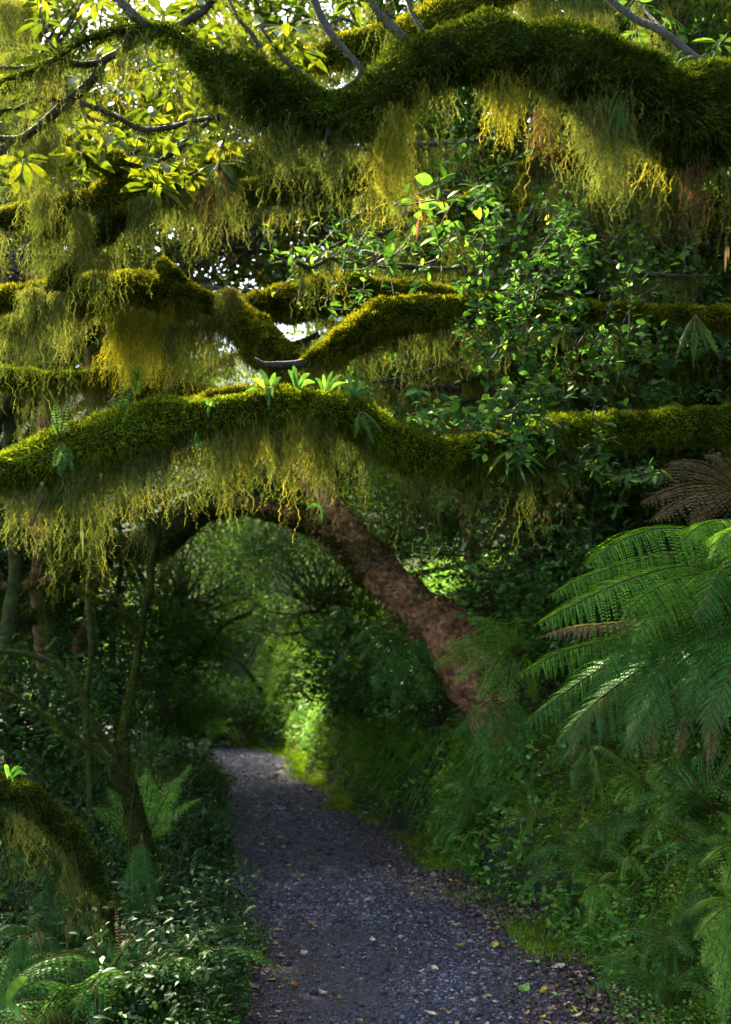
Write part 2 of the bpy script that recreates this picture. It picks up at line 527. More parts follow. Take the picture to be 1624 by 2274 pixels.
def strands(geo, roots, length, seg=0.018, width=0.0028, wob=0.35, twig=0.014, ptw=0.9, lean=None):
    width, seg, wob, twig = width * .46, seg * .8, wob * 1.3, twig * .85
    """thin zigzag filaments with side twigs, hanging from the roots"""
    n = len(roots)
    if n == 0:
        return
    K = int(np.ceil(length.max() / seg)) + 1
    step = np.zeros((n, K, 3))
    step[..., 2] = -1
    lat = rng.normal(size=(n, K, 3)) * wob
    lat[..., 2] *= 0.4
    step = step + lat
    slow = np.cumsum(rng.normal(size=(n, K, 3)) * 0.05, axis=1)
    slow[..., 2] = 0
    step = step + slow
    if lean is not None:
        step = step + lean
    step *= seg
    node = np.concatenate([roots[:, None, :], roots[:, None, :] + np.cumsum(step, axis=1)], axis=1)
    alive = (np.arange(K)[None, :] * seg) < length[:, None]
    ang = rng.random((n, 1)) * PI + np.cumsum(rng.normal(size=(n, K + 1)) * 0.3, axis=1)
    side = np.stack([np.cos(ang), np.sin(ang), np.zeros_like(ang)], -1)
    frac = np.arange(K + 1)[None, :] * seg / np.maximum(length[:, None], 1e-3)
    wd = (width * (1.05 - 0.6 * np.clip(frac, 0, 1)) * (0.8 + 0.4 * rng.random((n, 1))))[..., None]
    v = np.stack([node - side * wd, node + side * wd], axis=2).reshape(-1, 3)
    base = (np.arange(n)[:, None] * (K + 1) + np.arange(K)[None, :])[alive] * 2
    f = np.concatenate([np.stack([base, base + 1, base + 3], -1), np.stack([base, base + 3, base + 2], -1)])
    rs = np.clip(rng.random(n) * 0.75 + 0.12, 0, 1)
    rr = np.broadcast_to(rs[:, None], alive.shape)[alive]
    geo.add(v, f, np.concatenate([rr, rr]))
    for k in range(2):
        m = alive & (rng.random(alive.shape) < ptw)
        q = node[:, :-1][m]
        c = len(q)
        if c:
            d = norm(rv(c) * np.array([1, 1, .5]) + DOWN * 0.5)
            stamp(geo, SPIKE, q, d, rv(c), twig * (0.4 + rng.random(c)), width * 1.5, np.broadcast_to(rs[:, None], alive.shape)[m])


def beard_roots(p, r, s0, s1, nclump, maxlen, per=16, spread=0.03):
    """roots and lengths for clumps hanging under a limb between s0 and s1 (fractions of its length)"""
    K = len(p)
    R_, L_ = [], []
    for _ in range(max(3, int(nclump * 0.42))):
        if _ % 3 == 0:
            sc0 = s0 + (s1 - s0) * rng.random()
        s = float(np.clip(sc0 + rng.normal() * .06 / max(1, (K * .03)), s0, s1))
        x = s * (K - 1)
        i = min(int(x), K - 2)
        c = p[i] + (p[i + 1] - p[i]) * (x - i)
        tt = norm((p[i + 1] - p[i])[None])[0]
        Lc = maxlen * (0.15 + 1.05 * rng.random() ** 2.4)
        sp = spread * (0.6 + rng.random())
        m = int(per * 2.1 * (0.4 + 1.2 * rng.random()))
        off = rng.normal(size=m) * sp
        side = np.cross(tt, DOWN)
        side = side / max(np.linalg.norm(side), 1e-6)
        w_ = rng.uniform(-0.8, 0.8) + rng.normal(size=m) * 0.25
        w_ = np.clip(w_, -0.95, 0.95)
        q = c + tt * off[:, None] + side * (w_ * r[i])[:, None] + DOWN * (np.sqrt(1 - w_ ** 2) * r[i] * 0.9)[:, None]
        R_.append(q)
        L_.append(Lc * np.exp(-(off / (sp * 1.2)) ** 2) * (0.25 + 0.75 * rng.random(m)))
    return np.vstack(R_), np.concatenate(L_)


LIMBS = []


def limb(parent, ctrl, name='limb', bark='under', moss='moss', n_moss=20000, ln=0.02, wd=0.0042, beards=(), rough=0.3,
         seed=None, freq=9.0, sides=14, thick=0.008, world=False, lo=0.0, hi=1.0, n=None):
    """ctrl rows: (u, v, depth, half thickness in photo pixels), or (x, y, z, r) when world"""
    seed = seed if seed is not None else int(rng.integers(1e6))
    c = []
    for a, b_, d, h in ctrl:
        if world:
            c.append([a, b_, d, h])
        else:
            q = P(a, b_, d)
            c.append([q[0], q[1], q[2], h / F * d])
    c = np.array(c)
    length = np.linalg.norm(np.diff(c[:, :3], axis=0), axis=1).sum()
    s = spline(c, n or int(max(12, length / 0.03)))
    p, r = s[:, :3], np.maximum(s[:, 3], 0.002)
    if n_moss > 3000:
        r = r * (.93 if n_moss > 140000 and moss == 'moss_dark_shade' else .84) * (1 + .20 * sines(p, 6, seed + 5) + .10 * sines(p, 19, seed + 6))
    p = p + np.stack([sines(p, 5, seed + 1), sines(p, 5, seed + 2), sines(p, 5, seed + 3)], -1) * np.minimum(r * 0.25, 0.02)[:, None]
    g = Geo()
    tube(g, p, r, sides, rough, seed, freq)
    lo_ = put(g, name, bark, parent, smooth=True)
    LIMBS.append((lo_, p, r))
    if n_moss:
        g = Geo()
        moss_coat(g, p, r, n_moss, ln, wd, rough=rough, seed=seed, freq=freq, thick=thick, lo=lo, hi=hi)
        put(g, 'moss', moss, lo_)
    for bd in beards:
        s0, s1, nc, mx = bd[:4]
        kw = bd[4] if len(bd) > 4 else {}
        mat = kw.get('mat', 'beard')
        q, L = beard_roots(p, r, s0, s1, nc, mx, kw.get('per', 16), kw.get('spread', 0.03))
        g = Geo()
        strands(g, q, L, kw.get('seg', 0.018), kw.get('width', 0.0026), kw.get('wob', 0.4), kw.get('twig', 0.014))
        put(g, 'hanging_moss', mat, lo_)
    return lo_, p, r


# ------------------------------------------------------------------ ferns
def frond(geo_leaf, geo_stem, ctrl, width, npin=30, npl=12, up=(0, 0, 1), droop=0.35, start=0.12, peak=0.4, stem=0.004, vary=0.1, base=0.35):
    """a fern frond along the 3D curve ctrl; npl = 0 gives a once-divided frond"""
    c = spline(ctrl, 40)
    seg = np.concatenate([[0], np.cumsum(np.linalg.norm(np.diff(c, axis=0), axis=1))])
    length = seg[-1]
    s = start + (1 - start) * (np.arange(npin) + 0.5) / npin
    pos = np.stack([np.interp(s * length, seg, c[:, k]) for k in range(3)], -1)
    tg = norm(np.gradient(pos, axis=0))
    up = np.asarray(up, float)
    b = norm(np.cross(tg, up))
    spacing = length * (1 - start) / npin
    prof = np.where(s > peak, 1 - ((s - peak) / (1.0 - peak)) ** 1.7, base + (1 - base) * ((s - start) / (peak - start)) ** 0.8)
    Lp = width * np.clip(prof, 0.02, 1)
    for sd in (-1, 1):
        Lr = Lp * (1 + vary * rng.normal(size=npin))
        dirv = norm(b * sd * 1.0 + tg * (0.25 + 0.55 * s[:, None] ** 2) + rv(npin, 0.06) + DOWN * 0.1)
        if npl == 0:
            upv = norm(np.cross(dirv, tg) * sd)
            upv = upv * np.sign(upv[:, 2:3] + 1e-6)
            stamp(geo_leaf, LEAF, pos, norm(dirv + DOWN * droop * 0.5), norm(upv + rv(npin, 0.15)), Lr, spacing * 0.5,
                  np.clip(rng.random(npin) * .5 + .25, 0, 1))
            continue
        rr = (np.arange(npl) + 0.7) / npl
        q = pos[:, None, :] + dirv[:, None, :] * (Lr[:, None] * rr[None])[..., None] + DOWN * (droop * Lr[:, None] * rr[None] ** 2)[..., None]
        ax = norm(dirv[:, None, :] + DOWN * (2 * droop * rr[None])[..., None])
        taper = np.broadcast_to((1 - rr ** 1.8 * 0.9)[None], (npin, npl))
        pl = np.minimum(spacing * 0.62, Lr * 0.5)[:, None] * taper
        tgb = np.broadcast_to(tg[:, None, :], q.shape)
        upv = np.cross(ax, tgb)
        upv = upv * np.sign(upv[..., 2:3] + 1e-6)
        rb = np.clip(np.broadcast_to(rng.random((npin, 1)) * .4 + .3, (npin, npl)) + rng.normal(size=(npin, npl)) * .12, 0, 1)
        wdt = (Lr / npl * 0.95)[:, None] * np.ones((1, npl))
        for s2 in (-1, 1):
            dv = norm(tgb * s2 + ax * 0.45 + DOWN * 0.12)
            stamp(geo_leaf, DIAM, q.reshape(-1, 3), dv.reshape(-1, 3), upv.reshape(-1, 3), pl.ravel(), wdt.ravel(), rb.ravel())
        # pinna midribs
        e = pos + dirv * Lr[:, None] + DOWN * (droop * Lr)[:, None]
        stamp(geo_stem, SPIKE, pos, norm(e - pos), np.broadcast_to([0, 0, 1.0], pos.shape), np.linalg.norm(e - pos, axis=1), stem * 0.6)
    tube(geo_stem, c, np.linspace(stem, stem * 0.3, len(c)), 4)


def fern_asset(name, nfr, length, width, npin, npl, mat, arch=0.9, lift=1.0, spread=2 * PI, az0=0.0, droop=0.35, dry=0, stem=0.004):
    """a rosette fern at the origin as an Empty with frond children (mesh data shared by copies)"""
    rt = bpy.data.objects.new(name, None)
    sc.collection.objects.link(rt)
    rt.empty_display_size = 0.1
    for k in range(nfr):
        a = az0 + spread * (k + rng.uniform(-.3, .3)) / nfr
        l_ = length * rng.uniform(0.75, 1.1)
        el = rng.uniform(0.7, 1.2) * lift
        h = np.array([math.cos(a), math.sin(a), 0])
        ctrl = []
        p_ = np.zeros(3)
        for j in range(7):
            ctrl.append(p_.copy())
            th = el - arch * 2.1 * (j / 6) ** 1.2
            p_ = p_ + (h * math.cos(th) + np.array([0, 0, 1]) * math.sin(th)) * l_ / 6
            h = norm((h + rv(1, 0.04)[0] * np.array([1, 1, 0]))[None])[0]
        gl, gs = Geo(), Geo()
        frond(gl, gs, ctrl, width * rng.uniform(.85, 1.1), npin, npl, droop=droop, stem=stem)
        o = link('frond', gl.mesh('frond', M['fern_dry' if k < dry else mat]), rt)
        link('stalk', gs.mesh('stalk', M['rachis']), o)
    return rt


# ------------------------------------------------------------------ leafy crowns
def crown_geo(n, rad=(1, 1, 1), clusters=40, leaf=0.09, aspect=0.5, tpl=DIAM, shell=0.6, cs=0.22, hang=0.25, twigs=True, flat=0.6):
    """leaves in clumps through an ellipsoid, plus the twigs that carry them"""
    g, tw = Geo(), Geo()
    c = norm(rv(clusters)) * (shell + (1 - shell) * rng.random((clusters, 1))) ** 0.8
    c *= rng.random((clusters, 1)) ** 0.25
    rad = np.array(rad)
    c = c * rad
    k = rng.choice(clusters, n, p=(lambda w_: w_ / w_.sum())(0.3 + rng.random(clusters)))
    size = cs * (0.6 + 0.9 * rng.random(clusters)) * rad.mean()
    off = rv(n) * size[k][:, None] * np.array([1, 1, flat])
    q = c[k] + off
    d = norm(off * 0.8 / np.maximum(size[k][:, None], .01) + rv(n, 0.7) + DOWN * hang)
    up = norm(np.array([0, 0, 1.0]) + rv(n, 0.55))
    L = leaf * (0.6 + 0.7 * rng.random(n))
    stamp(g, tpl, q, d, up, L, L * aspect, np.clip(rng.random(clusters)[k] * .5 + rng.random(n) * .5, 0, 1))
    if twigs:
        for i in range(clusters):
            base = np.array([0, 0, -rad[2] * 0.7]) * rng.uniform(.2, 1)
            mid = (base + c[i]) / 2 + rv(1, 0.1)[0] * rad
            pp = spline([base, mid, c[i]], 8)
            tube(tw, pp, np.linspace(0.022, 0.006, 8) * rad.mean(), 4)
    return g, tw


# ------------------------------------------------------------------ terrain
_YL = [-10, 3, 5.1, 6.1, 6.9, 8.05, 10.15, 12.9, 15.9, 18.0, 20, 24, 30, 80]
_XL = [-0.42, -.48, -.52, -.60, -.72, -.98, -1.24, -1.67, -2.15, -2.55, -3.6, -6.5, -11, -50]
_YR = [-10, 3, 5.1, 6, 7.5, 9.3, 11.85, 14.75, 16.8, 17.7, 18.6, 20, 24, 30, 80]
_XR = [1.0, .98, .95, .84, .64, .32, -.26, -.87, -1.16, -1.35, -1.9, -2.6, -5.2, -9.5, -49]


def xl(y): return np.interp(y, _YL, _XL) + 0.05 * np.sin(y * 2.3) + 0.03 * np.sin(y * 5.1 + 1)
def xr(y): return np.interp(y, _YR, _XR) + 0.06 * np.sin(y * 1.9 + 2) + 0.03 * np.sin(y * 4.7)


def height(x, y):
    x, y = np.broadcast_arrays(np.asarray(x, float), np.asarray(y, float))
    t = x - xr(y)
    t0 = np.interp(y, [4, 6, 9, 12], [.55, .38, .15, .08])
    sl_ = np.interp(y, [4, 6, 9, 14], [1.25, 1.45, 2.0, 2.3])
    up = np.clip(t - t0, 0, None)
    h1 = 1.5
    tt = h1 / sl_
    bank = np.where(up < tt, up * sl_, h1 + (up - tt) * 0.75)
    bank = np.minimum(bank, h1 + 7 + 0.1 * up)
    k = np.clip(up * 6, 0, 1)
    bank = bank * k + 0.05 * np.clip(t, 0, t0)
    tl = xl(y) - x
    left = -0.10 * np.clip(tl, 0, 3) - 0.25 * np.clip(tl - 1.0, 0, 14) + 0.04 * np.clip(tl * 8, 0, 1)
    z = np.where(t > 0, bank, np.where(tl > 0, left, 0.0))
    z = z + np.clip(y - 34, 0, None) * 0.22
    p = np.stack([x, y, np.zeros_like(x)], -1)
    off = np.clip(np.maximum(t, tl) * 2.5, 0, 1)
    z = z + sines(p, 2.2, 11) * 0.12 * off * np.clip(up * 1.5, .35, 1) + sines(p, 9, 12) * 0.035 * off
    inside = (t < 0) & (tl < 0)
    return np.where(inside, z - 0.03, z)


def path_z(x, y):
    p = np.stack([x, y, np.zeros_like(x)], -1)
    return sines(p, 4, 21) * 0.010 + sines(p, 22, 22) * 0.004


def gnormal(x, y):
    e = 0.04
    dx = (height(x + e, y) - height(x - e, y)) / (2 * e)
    dy = (height(x, y + e) - height(x, y - e)) / (2 * e)
    return norm(np.stack([-dx, -dy, np.ones_like(dx)], -1))


def grid(name, X, Y, Z, mat, kind, smooth=True):
    ny, nx = X.shape
    g = Geo()
    i = np.arange(ny - 1)[:, None] * nx + np.arange(nx - 1)[None]
    f = np.concatenate([np.stack([i, i + 1, i + nx + 1], -1).reshape(-1, 3), np.stack([i, i + nx + 1, i + nx], -1).reshape(-1, 3)])
    g.add(np.stack([X, Y, Z], -1).reshape(-1, 3), f, np.zeros(len(f)))
    return tag(put(g, name, mat, smooth=smooth), kind=kind)


gx = np.concatenate([-np.geomspace(60, 3.6, 60), np.linspace(-3.5, 5, 280), np.geomspace(5.1, 60, 60)])
gy = np.concatenate([np.linspace(-40, 2.5, 50), np.linspace(2.6, 20, 330), np.geomspace(20.2, 160, 80)])
GX, GY = np.meshgrid(gx, gy)
grid('ground', GX, GY, height(GX, GY), 'ground', 'structure')
py = np.linspace(1.0, 24, 900)
px = np.linspace(-0.04, 1.04, 56)
A_, B_ = xl(py)[:, None], xr(py)[:, None]
PX = A_ + (B_ - A_) * px[None]
PY = np.broadcast_to(py[:, None], PX.shape)
grid('path', PX, PY, path_z(PX, PY) + 0.004, 'path', 'structure')


def path_points(n, d0=4.4, d1=18.8, power=1.0, edge=0.03):
    y = d0 * (d1 / d0) ** (rng.random(n) ** power)
    u = rng.uniform(-edge, 1 + edge, n)
    x = xl(y) + (xr(y) - xl(y)) * u
    return x, y, u


# gravel
x, y, u = path_points(90000)
g = Geo()
sz = (0.0032 + 0.0075 * rng.random(len(x)) ** 3) * (y / 5) ** 0.5
big = rng.random(len(x)) < 0.015
sz[big] *= 1.5 + rng.random(int(big.sum()))
dirt = sines(np.stack([x, y, x * 0], -1), 2.6, 79) + .4 * sines(np.stack([x, y, x * 0], -1), 11, 80) + rng.normal(size=len(x)) * .25
sz = np.where((dirt > .35) & ~big, sz * .45, sz)
sp_ = (rng.random(len(x)) < .10) & (y < 12)
x = np.where(sp_, xr(y) + rng.random(len(x)) ** 1.6 * .5, x)
q = np.stack([x, y, np.where(sp_, height(x, y) + .012, path_z(x, y) + 0.004 + sz * 0.15)], -1)
hx = rv(len(x)); hx[:, 2] *= 0.15
up = norm(np.array([0, 0, 1.0]) + rv(len(x), 0.25))
stamp(g, ICO, q, hx, up, sz * 1.3, sz * 0.95, np.clip(rng.random(len(x)) - .25 * np.clip(dirt, -.6, 1), 0, 1), sz * 0.55)
tag(put(g, 'gravel', 'stone'), kind='stuff')
# crumbs of bark and leaf among the stones, thickest along the edges
x, y, u = path_points(90000)
keep = rng.random(len(x)) < np.clip(0.12 + 0.75 * np.abs(2 * u - 1) ** 1.5 + .5 * sines(np.stack([x, y, x * 0], -1), 3.5, 77), .04, 1)
x, y = x[keep], y[keep]
g = Geo()
q = np.stack([x, y, path_z(x, y) + 0.012], -1)
hx = rv(len(x)); hx[:, 2] *= 0.2
L_ = (0.005 + 0.016 * rng.random(len(x)) ** 2)
stamp(g, DIAM, q, hx, norm(np.array([0, 0, 1.0]) + rv(len(x), .4)), L_, L_ * 0.5)
tag(put(g, 'leaf_litter', 'litter'), kind='stuff')
y = 4.3 * (15 / 4.3) ** rng.random(30000)
x = xr(y) + rng.normal(size=len(y)) * .24 + .2
x2 = xl(y) - rng.normal(size=len(y)) * .08
x = np.where(rng.random(len(y)) < .85, x, x2)
on = (x > xl(y)) & (x < xr(y))
g = Geo()
q = np.stack([x, y, np.where(on, path_z(x, y) + .014, height(x, y) + .012 + .012 * rng.random(len(x)))], -1)
hx = rv(len(x)); hx[:, 2] *= 0.3
L_ = (0.010 + 0.030 * rng.random(len(x)) ** 2)
stamp(g, DIAM, q, hx, norm(np.array([-.2, 0, 1.0]) + rv(len(x), .4)), L_, L_ * 0.55)
tag(put(g, 'dead_leaf_litter', 'litter'), kind='stuff')


# ------------------------------------------------------------------ ground cover
def bank_points(n, t0=0.0, t1=2.6, d0=4.2, d1=20.0, tp=1.0):
    y = d0 * (d1 / d0) ** rng.random(n)
    t = t0 + (t1 - t0) * rng.random(n) ** tp
    x = xr(y) + t
    return x, y, t


def left_points(n, t0=0.0, t1=3.0, d0=4.2, d1=20.0, tp=1.0):
    y = d0 * (d1 / d0) ** rng.random(n)
    t = t0 + (t1 - t0) * rng.random(n) ** tp
    x = xl(y) - t
    return x, y, t


def patch(x, y, f, seed):
    return sines(np.stack([x, y, x * 0], -1), f, seed)


def moss_carpet(name, x, y, mat, ln=0.02):
    nn = gnormal(x, y)
    q = np.stack([x, y, height(x, y)], -1)
    g = Geo()
    s_ = (y / 5) ** 0.5
    stamp(g, SPIKE, q + nn * (rng.random(len(x)) * 0.02)[:, None], norm(nn * 0.9 + DOWN * 0.15 + rv(len(x), 0.45)), rv(len(x)),
          ln * s_ * (0.5 + rng.random(len(x))), 0.0045 * s_)
    return tag(put(g, name, mat), kind='stuff')


x, y, t = bank_points(480000, -0.10, 2.6, tp=1.35)
k = patch(x, y, 3.1, 5) + rng.normal(size=len(x)) * 0.3 > np.where(t > .5, -1.3, np.where(t < .4, .12, -.4))
moss_carpet('bank_moss', x[k], y[k], 'moss_bank', .026)
x, y, t = left_points(80000, -0.10, 1.6)
k = patch(x, y, 3.1, 6) + rng.normal(size=len(x)) * 0.3 > -0.3
moss_carpet('edge_moss', x[k], y[k], 'moss_green')


def creeping(name, x, y, mat, size, tpl=ROUND, asp=0.9, lift=0.03):
    nn = gnormal(x, y)
    hgt = rng.random(len(x)) * lift
    q = np.stack([x, y, height(x, y)], -1) + nn * hgt[:, None] + np.array([0, 0, 1.0]) * hgt[:, None] * 0.5
    g = Geo()
    L = size * (0.5 + 0.8 * rng.random(len(x))) * (y / 5) ** 0.45
    d = norm(rv(len(x)) * [1, 1, .35] + nn * 0.35)
    stamp(g, tpl, q, d, norm(nn * 0.5 + np.array([0, -0.15, 0.8]) + rv(len(x), 0.35)), L, L * asp)
    return tag(put(g, name, mat), kind='stuff')


x, y, t = bank_points(110000, 0.2, 2.4)
k = patch(x, y, 2.6, 8) + rng.normal(size=len(x)) * 0.25 > 0.0
creeping('clover_cover', x[k], y[k], 'leaf_ground', 0.016, lift=0.035)
x, y, t = bank_points(46000, 0.2, 2.4)
k = patch(x, y, 1.7, 9) + rng.normal(size=len(x)) * 0.25 > 0.15
creeping('bank_leaf_cover', x[k], y[k], 'leaf_ground', 0.045, LEAF, 0.5, 0.10)
x, y, t = left_points(60000, 0.05, 3.4, tp=1.1)
k = patch(x, y, 2.4, 18) + rng.normal(size=len(x)) * 0.2 > 0.15 - .35 * (t < .4)
creeping('left_leaf_cover', x[k], y[k], 'leaf_under', 0.045, LEAF, 0.45, 0.30)
x, y, t = left_points(24000, 0.0, .6, tp=1.2)
k = rng.random(len(x)) < np.clip(1.2 - t * 2.4, .1, 1)
creeping('fresh_leaf_cover', x[k], y[k], 'leaf_fresh', 0.024, LEAF, 0.6, 0.08)


def drooping(name, x, y, mat, ln, wd, n=6):
    """long blades arching down the bank in tufts"""
    g = Geo()
    nn = gnormal(x, y)
    base = np.repeat(np.stack([x, y, height(x, y)], -1), n, 0)
    m = len(base)
    h = np.repeat(nn * [1, 1, .3], n, 0) + rv(m, 0.45) * [1, 1, .3]
    h = norm(h)
    L = ln * (0.5 + rng.random(m))
    rr = rng.random(m)
    for s in range(5):
        a0, a1 = s / 5, (s + 1) / 5
        def pt(a): return base + h * (L * a * 0.75)[:, None] + np.array([0, 0, 1.0]) * (L * (0.75 * a - 1.25 * a * a))[:, None]
        p0, p1 = pt(a0), pt(a1)
        sd = norm(np.cross(p1 - p0, [0, 0, 1.0]) + 1e-6)
        w0, w1 = wd * (1 - a0 ** 2), wd * (1 - a1 ** 2) + 1e-4
        v = np.stack([p0 - sd * w0, p0 + sd * w0, p1 + sd * w1, p1 - sd * w1], 1)
        f = np.array([[0, 1, 2], [0, 2, 3]])[None] + (np.arange(m) * 4)[:, None, None]
        g.add(v.reshape(-1, 3), f.reshape(-1, 3), np.repeat(rr, 2))
    return tag(put(g, name, mat), kind='stuff')


x, y, t = bank_points(6000, 0.25, 2.2, 8.0, 20)
k = patch(x, y, 1.6, 15) + rng.normal(size=len(x)) * 0.25 > -0.25
drooping('drooping_grass', x[k], y[k], 'fern', 0.24, 0.006)
x, y, t = bank_points(1100, 0.35, 2.0, 5.2, 9.0)
k = patch(x, y, 2.2, 25) + rng.normal(size=len(x)) * 0.25 > .1
drooping('bank_grass', x[k], y[k], 'fern', 0.16, 0.0035, 7)
x, y, t = left_points(1500, 0.0, 1.5, 7, 20)
drooping('edge_grass', x, y, 'fern', 0.16, 0.004)


# fallen leaves, one object each
def fallen_mesh(kind, mat):
    g = Geo()
    r_ = np.random.default_rng(kind)
    if kind < 2:                                   # an oval curled leaf
        a = np.linspace(0, 1, 8)
        wv = 0.30 * np.sin(PI * a ** 0.8) + 0.01
        zc = 0.25 * (a - 0.5) ** 2 * (3 if kind else 1)
        v = []
        for i in range(8):
            for j, yy in enumerate((-1, -.5, 0, .5, 1)):
                v.append([a[i], yy * wv[i] * (0.9 + .2 * r_.random()), zc[i] + 0.10 * yy * yy * (1.5 if kind else .7) + r_.normal() * .012])
        f = []
        for i in range(7):
            for j in range(4):
                o = i * 5 + j
                f += [[o, o + 1, o + 6], [o, o + 6, o + 5]]
        g.add(np.array(v), f, r_.random(len(f)) * .6)
    else:                                           # a torn, folded scrap
        a = np.linspace(0, 2 * PI, 11, endpoint=False)
        rr = 0.38 + 0.16 * np.sin(3 * a + kind) + r_.normal(size=11) * .07
        v = np.vstack([[0, 0, .02], np.stack([rr * np.cos(a), rr * np.sin(a) * .7, .16 * np.cos(2 * a) ** 2 + r_.random(11) * .05], -1)])
        f = [[0, 1 + i, 1 + (i + 1) % 11] for i in range(11)]
        g.add(v, f, r_.random(11) * .8)
    return g.mesh('fallen_leaf', M['fall ' + mat], smooth=True)


FMESH = {(k, c): fallen_mesh(k, c) for k in range(4) for c in FALL}


def drop_leaf(x, y, size, col, label, group):
    on = xl(y) < x < xr(y)
    z = float(path_z(np.array(x), np.array(y)) + .015) if on else float(height(x, y)) + 0.022
    k = random.choice((0, 1, 2, 3))
    o = link('fallen_leaf', FMESH[(k, col)], loc=(float(x), float(y), z))
    n_ = gnormal(np.array([x]), np.array([y]))[0] if not on else np.array([0, 0, 1.0])
    qn = Vector(n_ + np.random.default_rng(int(abs(x * 1e4))).normal(size=3) * .18).to_track_quat('Z', 'Y')
    o.rotation_euler = (qn.to_matrix() @ __import__('mathutils').Matrix.Rotation(random.uniform(0, 6.28), 3, 'Z')).to_euler()
    o.scale = (size,) * 3
    return tag(o, label, 'leaf', group)


def ground_at(u, v):
    a, b = (u - 812) / F, -(v - 1137) / F
    dy, dz = CP - SP * b, SP + CP * b
    # walk the ray to the terrain
    k = np.linspace(3.5, 30, 2200)
    X, Y, Z = a * k, dy * k, CAMZ + dz * k
    hit = Z <= np.where((xl(Y) < X) & (X < xr(Y)), 0.0, height(X, Y))
    if hit.any():
        i = int(np.argmax(hit))
        return float(X[i]), float(Y[i])
    return None


# the ones that stand out in the photograph: (u, v, colour, size, label)
for u_, v_, col, sz_, lb in (
    (1012, 2062, 'cream', .062, 'long cream fallen leaf alone on the middle of the gravel track'),
    (808, 2133, 'pale green', .035, 'small green fallen leaf on the gravel in the middle of the track'),
    (632, 2198, 'yellow', .045, 'yellow fallen leaf on gravel beside the left leafy edge, lowest of the yellow ones there'),
    (640, 1930, 'yellow', .05, 'yellow fallen leaf at the left track edge beside the upper pale seedlings'),
    (810, 1937, 'yellow', .04, 'yellow fallen leaf on dark shaded gravel, farthest up the middle of the track'),
    (1210, 2212, 'yellow', .065, 'upright folded yellow leaf where gravel meets moss near the bottom of the photo'),
    (1275, 2258, 'yellow', .06, 'bright yellow crumpled leaf on moss at the bottom edge of the photo'),
    (1155, 2218, 'pale green', .085, 'torn pale green leaf lying flat on gravel next to two yellow scraps'),
    (1205, 2125, 'orange', .06, 'orange curled leaf on the mossy verge, above the torn green leaf'),
    (1350, 2132, 'cream', .10, 'large cream dead leaf half buried at the foot of the bank'),
    (1255, 2155, 'cream', .07, 'cream forked leaf on the verge left of the large cream leaf'),
    (1540, 2175, 'pale pink', .085, 'pink curled dead leaf standing against the bank at the lower right'),
    (1405, 1805, 'orange', .06, 'orange yellow leaf caught high on the mossy bank'),
    (1390, 1785, 'orange', .035, 'small orange leaf just above the bright one caught on the bank'),
    (1110, 2108, 'yellow', .05, 'yellow leaf at the right gravel edge beside brown crumbs'),
    (1170, 2047, 'pale green', .075, 'yellow green leaf on the moss verge just off the gravel'),
    (1225, 2025, 'yellow', .06, 'yellow leaf beside a white scrap on the mossy verge'),
    (918, 1885, 'orange', .07, 'pinkish orange leaf at the right track edge near the bend'),
    (620, 2130, 'cream', .04, 'cream leaf on gravel close to the bright green round leaf at left'),
    (1330, 1645, 'orange', .04, 'tiny orange flower scrap on the bank below the large fern'),
    (1460, 2055, 'brown', .10, 'long dark red brown leaf on litter at the foot of the bank'),
    (1290, 2080, 'pale pink', .06, 'pink scrap of leaf on moss above the cream leaves'),
):
    gp = ground_at(u_, v_)
    if gp:
        drop_leaf(gp[0], gp[1], sz_, col, lb, None)
# the rest, which nothing tells apart within their zone and colour
cols = list(FALL)
for i in range(200):
    zone = random.choice(('gravel', 'gravel', 'verge', 'verge', 'left'))
    col = random.choice(cols)
    yy = float(4.9 * (13 / 4.9) ** (random.random() ** 1.4))
    if zone == 'gravel':
        xx = float(xl(yy) + (xr(yy) - xl(yy)) * random.random())
        lb, gr = 'small %s fallen leaf scattered on the gravel track' % col, '%s leaves scattered on the gravel' % col
    elif zone == 'verge':
        xx = float(xr(yy) + random.uniform(-.05, .6))
        lb, gr = 'small %s fallen leaf among moss at the foot of the right bank' % col, '%s leaves on the mossy verge' % col
    else:
        xx = float(xl(yy) - random.uniform(-.06, .12))
        lb, gr = 'small %s fallen leaf along the leafy left edge of the track' % col, '%s leaves along the left track edge' % col
    drop_leaf(xx, yy, random.uniform(.022, .06), col, lb, gr)

# loose sticks on the verge
for i, (u_, v_, ln_, az, lb) in enumerate((
    (1130, 1985, .35, .5, 'thin brown stick leaning on the verge where the bank begins'),
    (1085, 1965, .16, 1.2, 'short pale stick standing at the foot of the bank'),
    (1240, 2085, .30, .2, 'brown stick lying on moss beside the cream leaves'),
    (1360, 2120, .25, -.3, 'brown twig behind the large cream leaf'),
    (1500, 2200, .4, .9, 'dark stick leaning against the bank by the pink leaf'),
    (1420, 2200, .3, .1, 'dark curved stick on the litter at the lower right'))):
    gp = ground_at(u_, v_)
    if gp:
        X, Y = gp
        d_ = np.array([math.cos(az), math.sin(az)])
        pts = []
        for s in np.linspace(-.5, .5, 6):
            a, b = X + d_[0] * s * ln_, Y + d_[1] * s * ln_
            pts.append([a, b, float(height(a, b)) + .025])
        g = Geo()
        tube(g, spline(pts, 16), np.linspace(.006, .003, 16), 6, .3, i, 30)
        tag(put(g, 'stick', 'twig'), lb, 'stick')


# ------------------------------------------------------------------ the mossy limbs over the track
def gz(x, y): return float(height(np.array(x), np.array(y)))


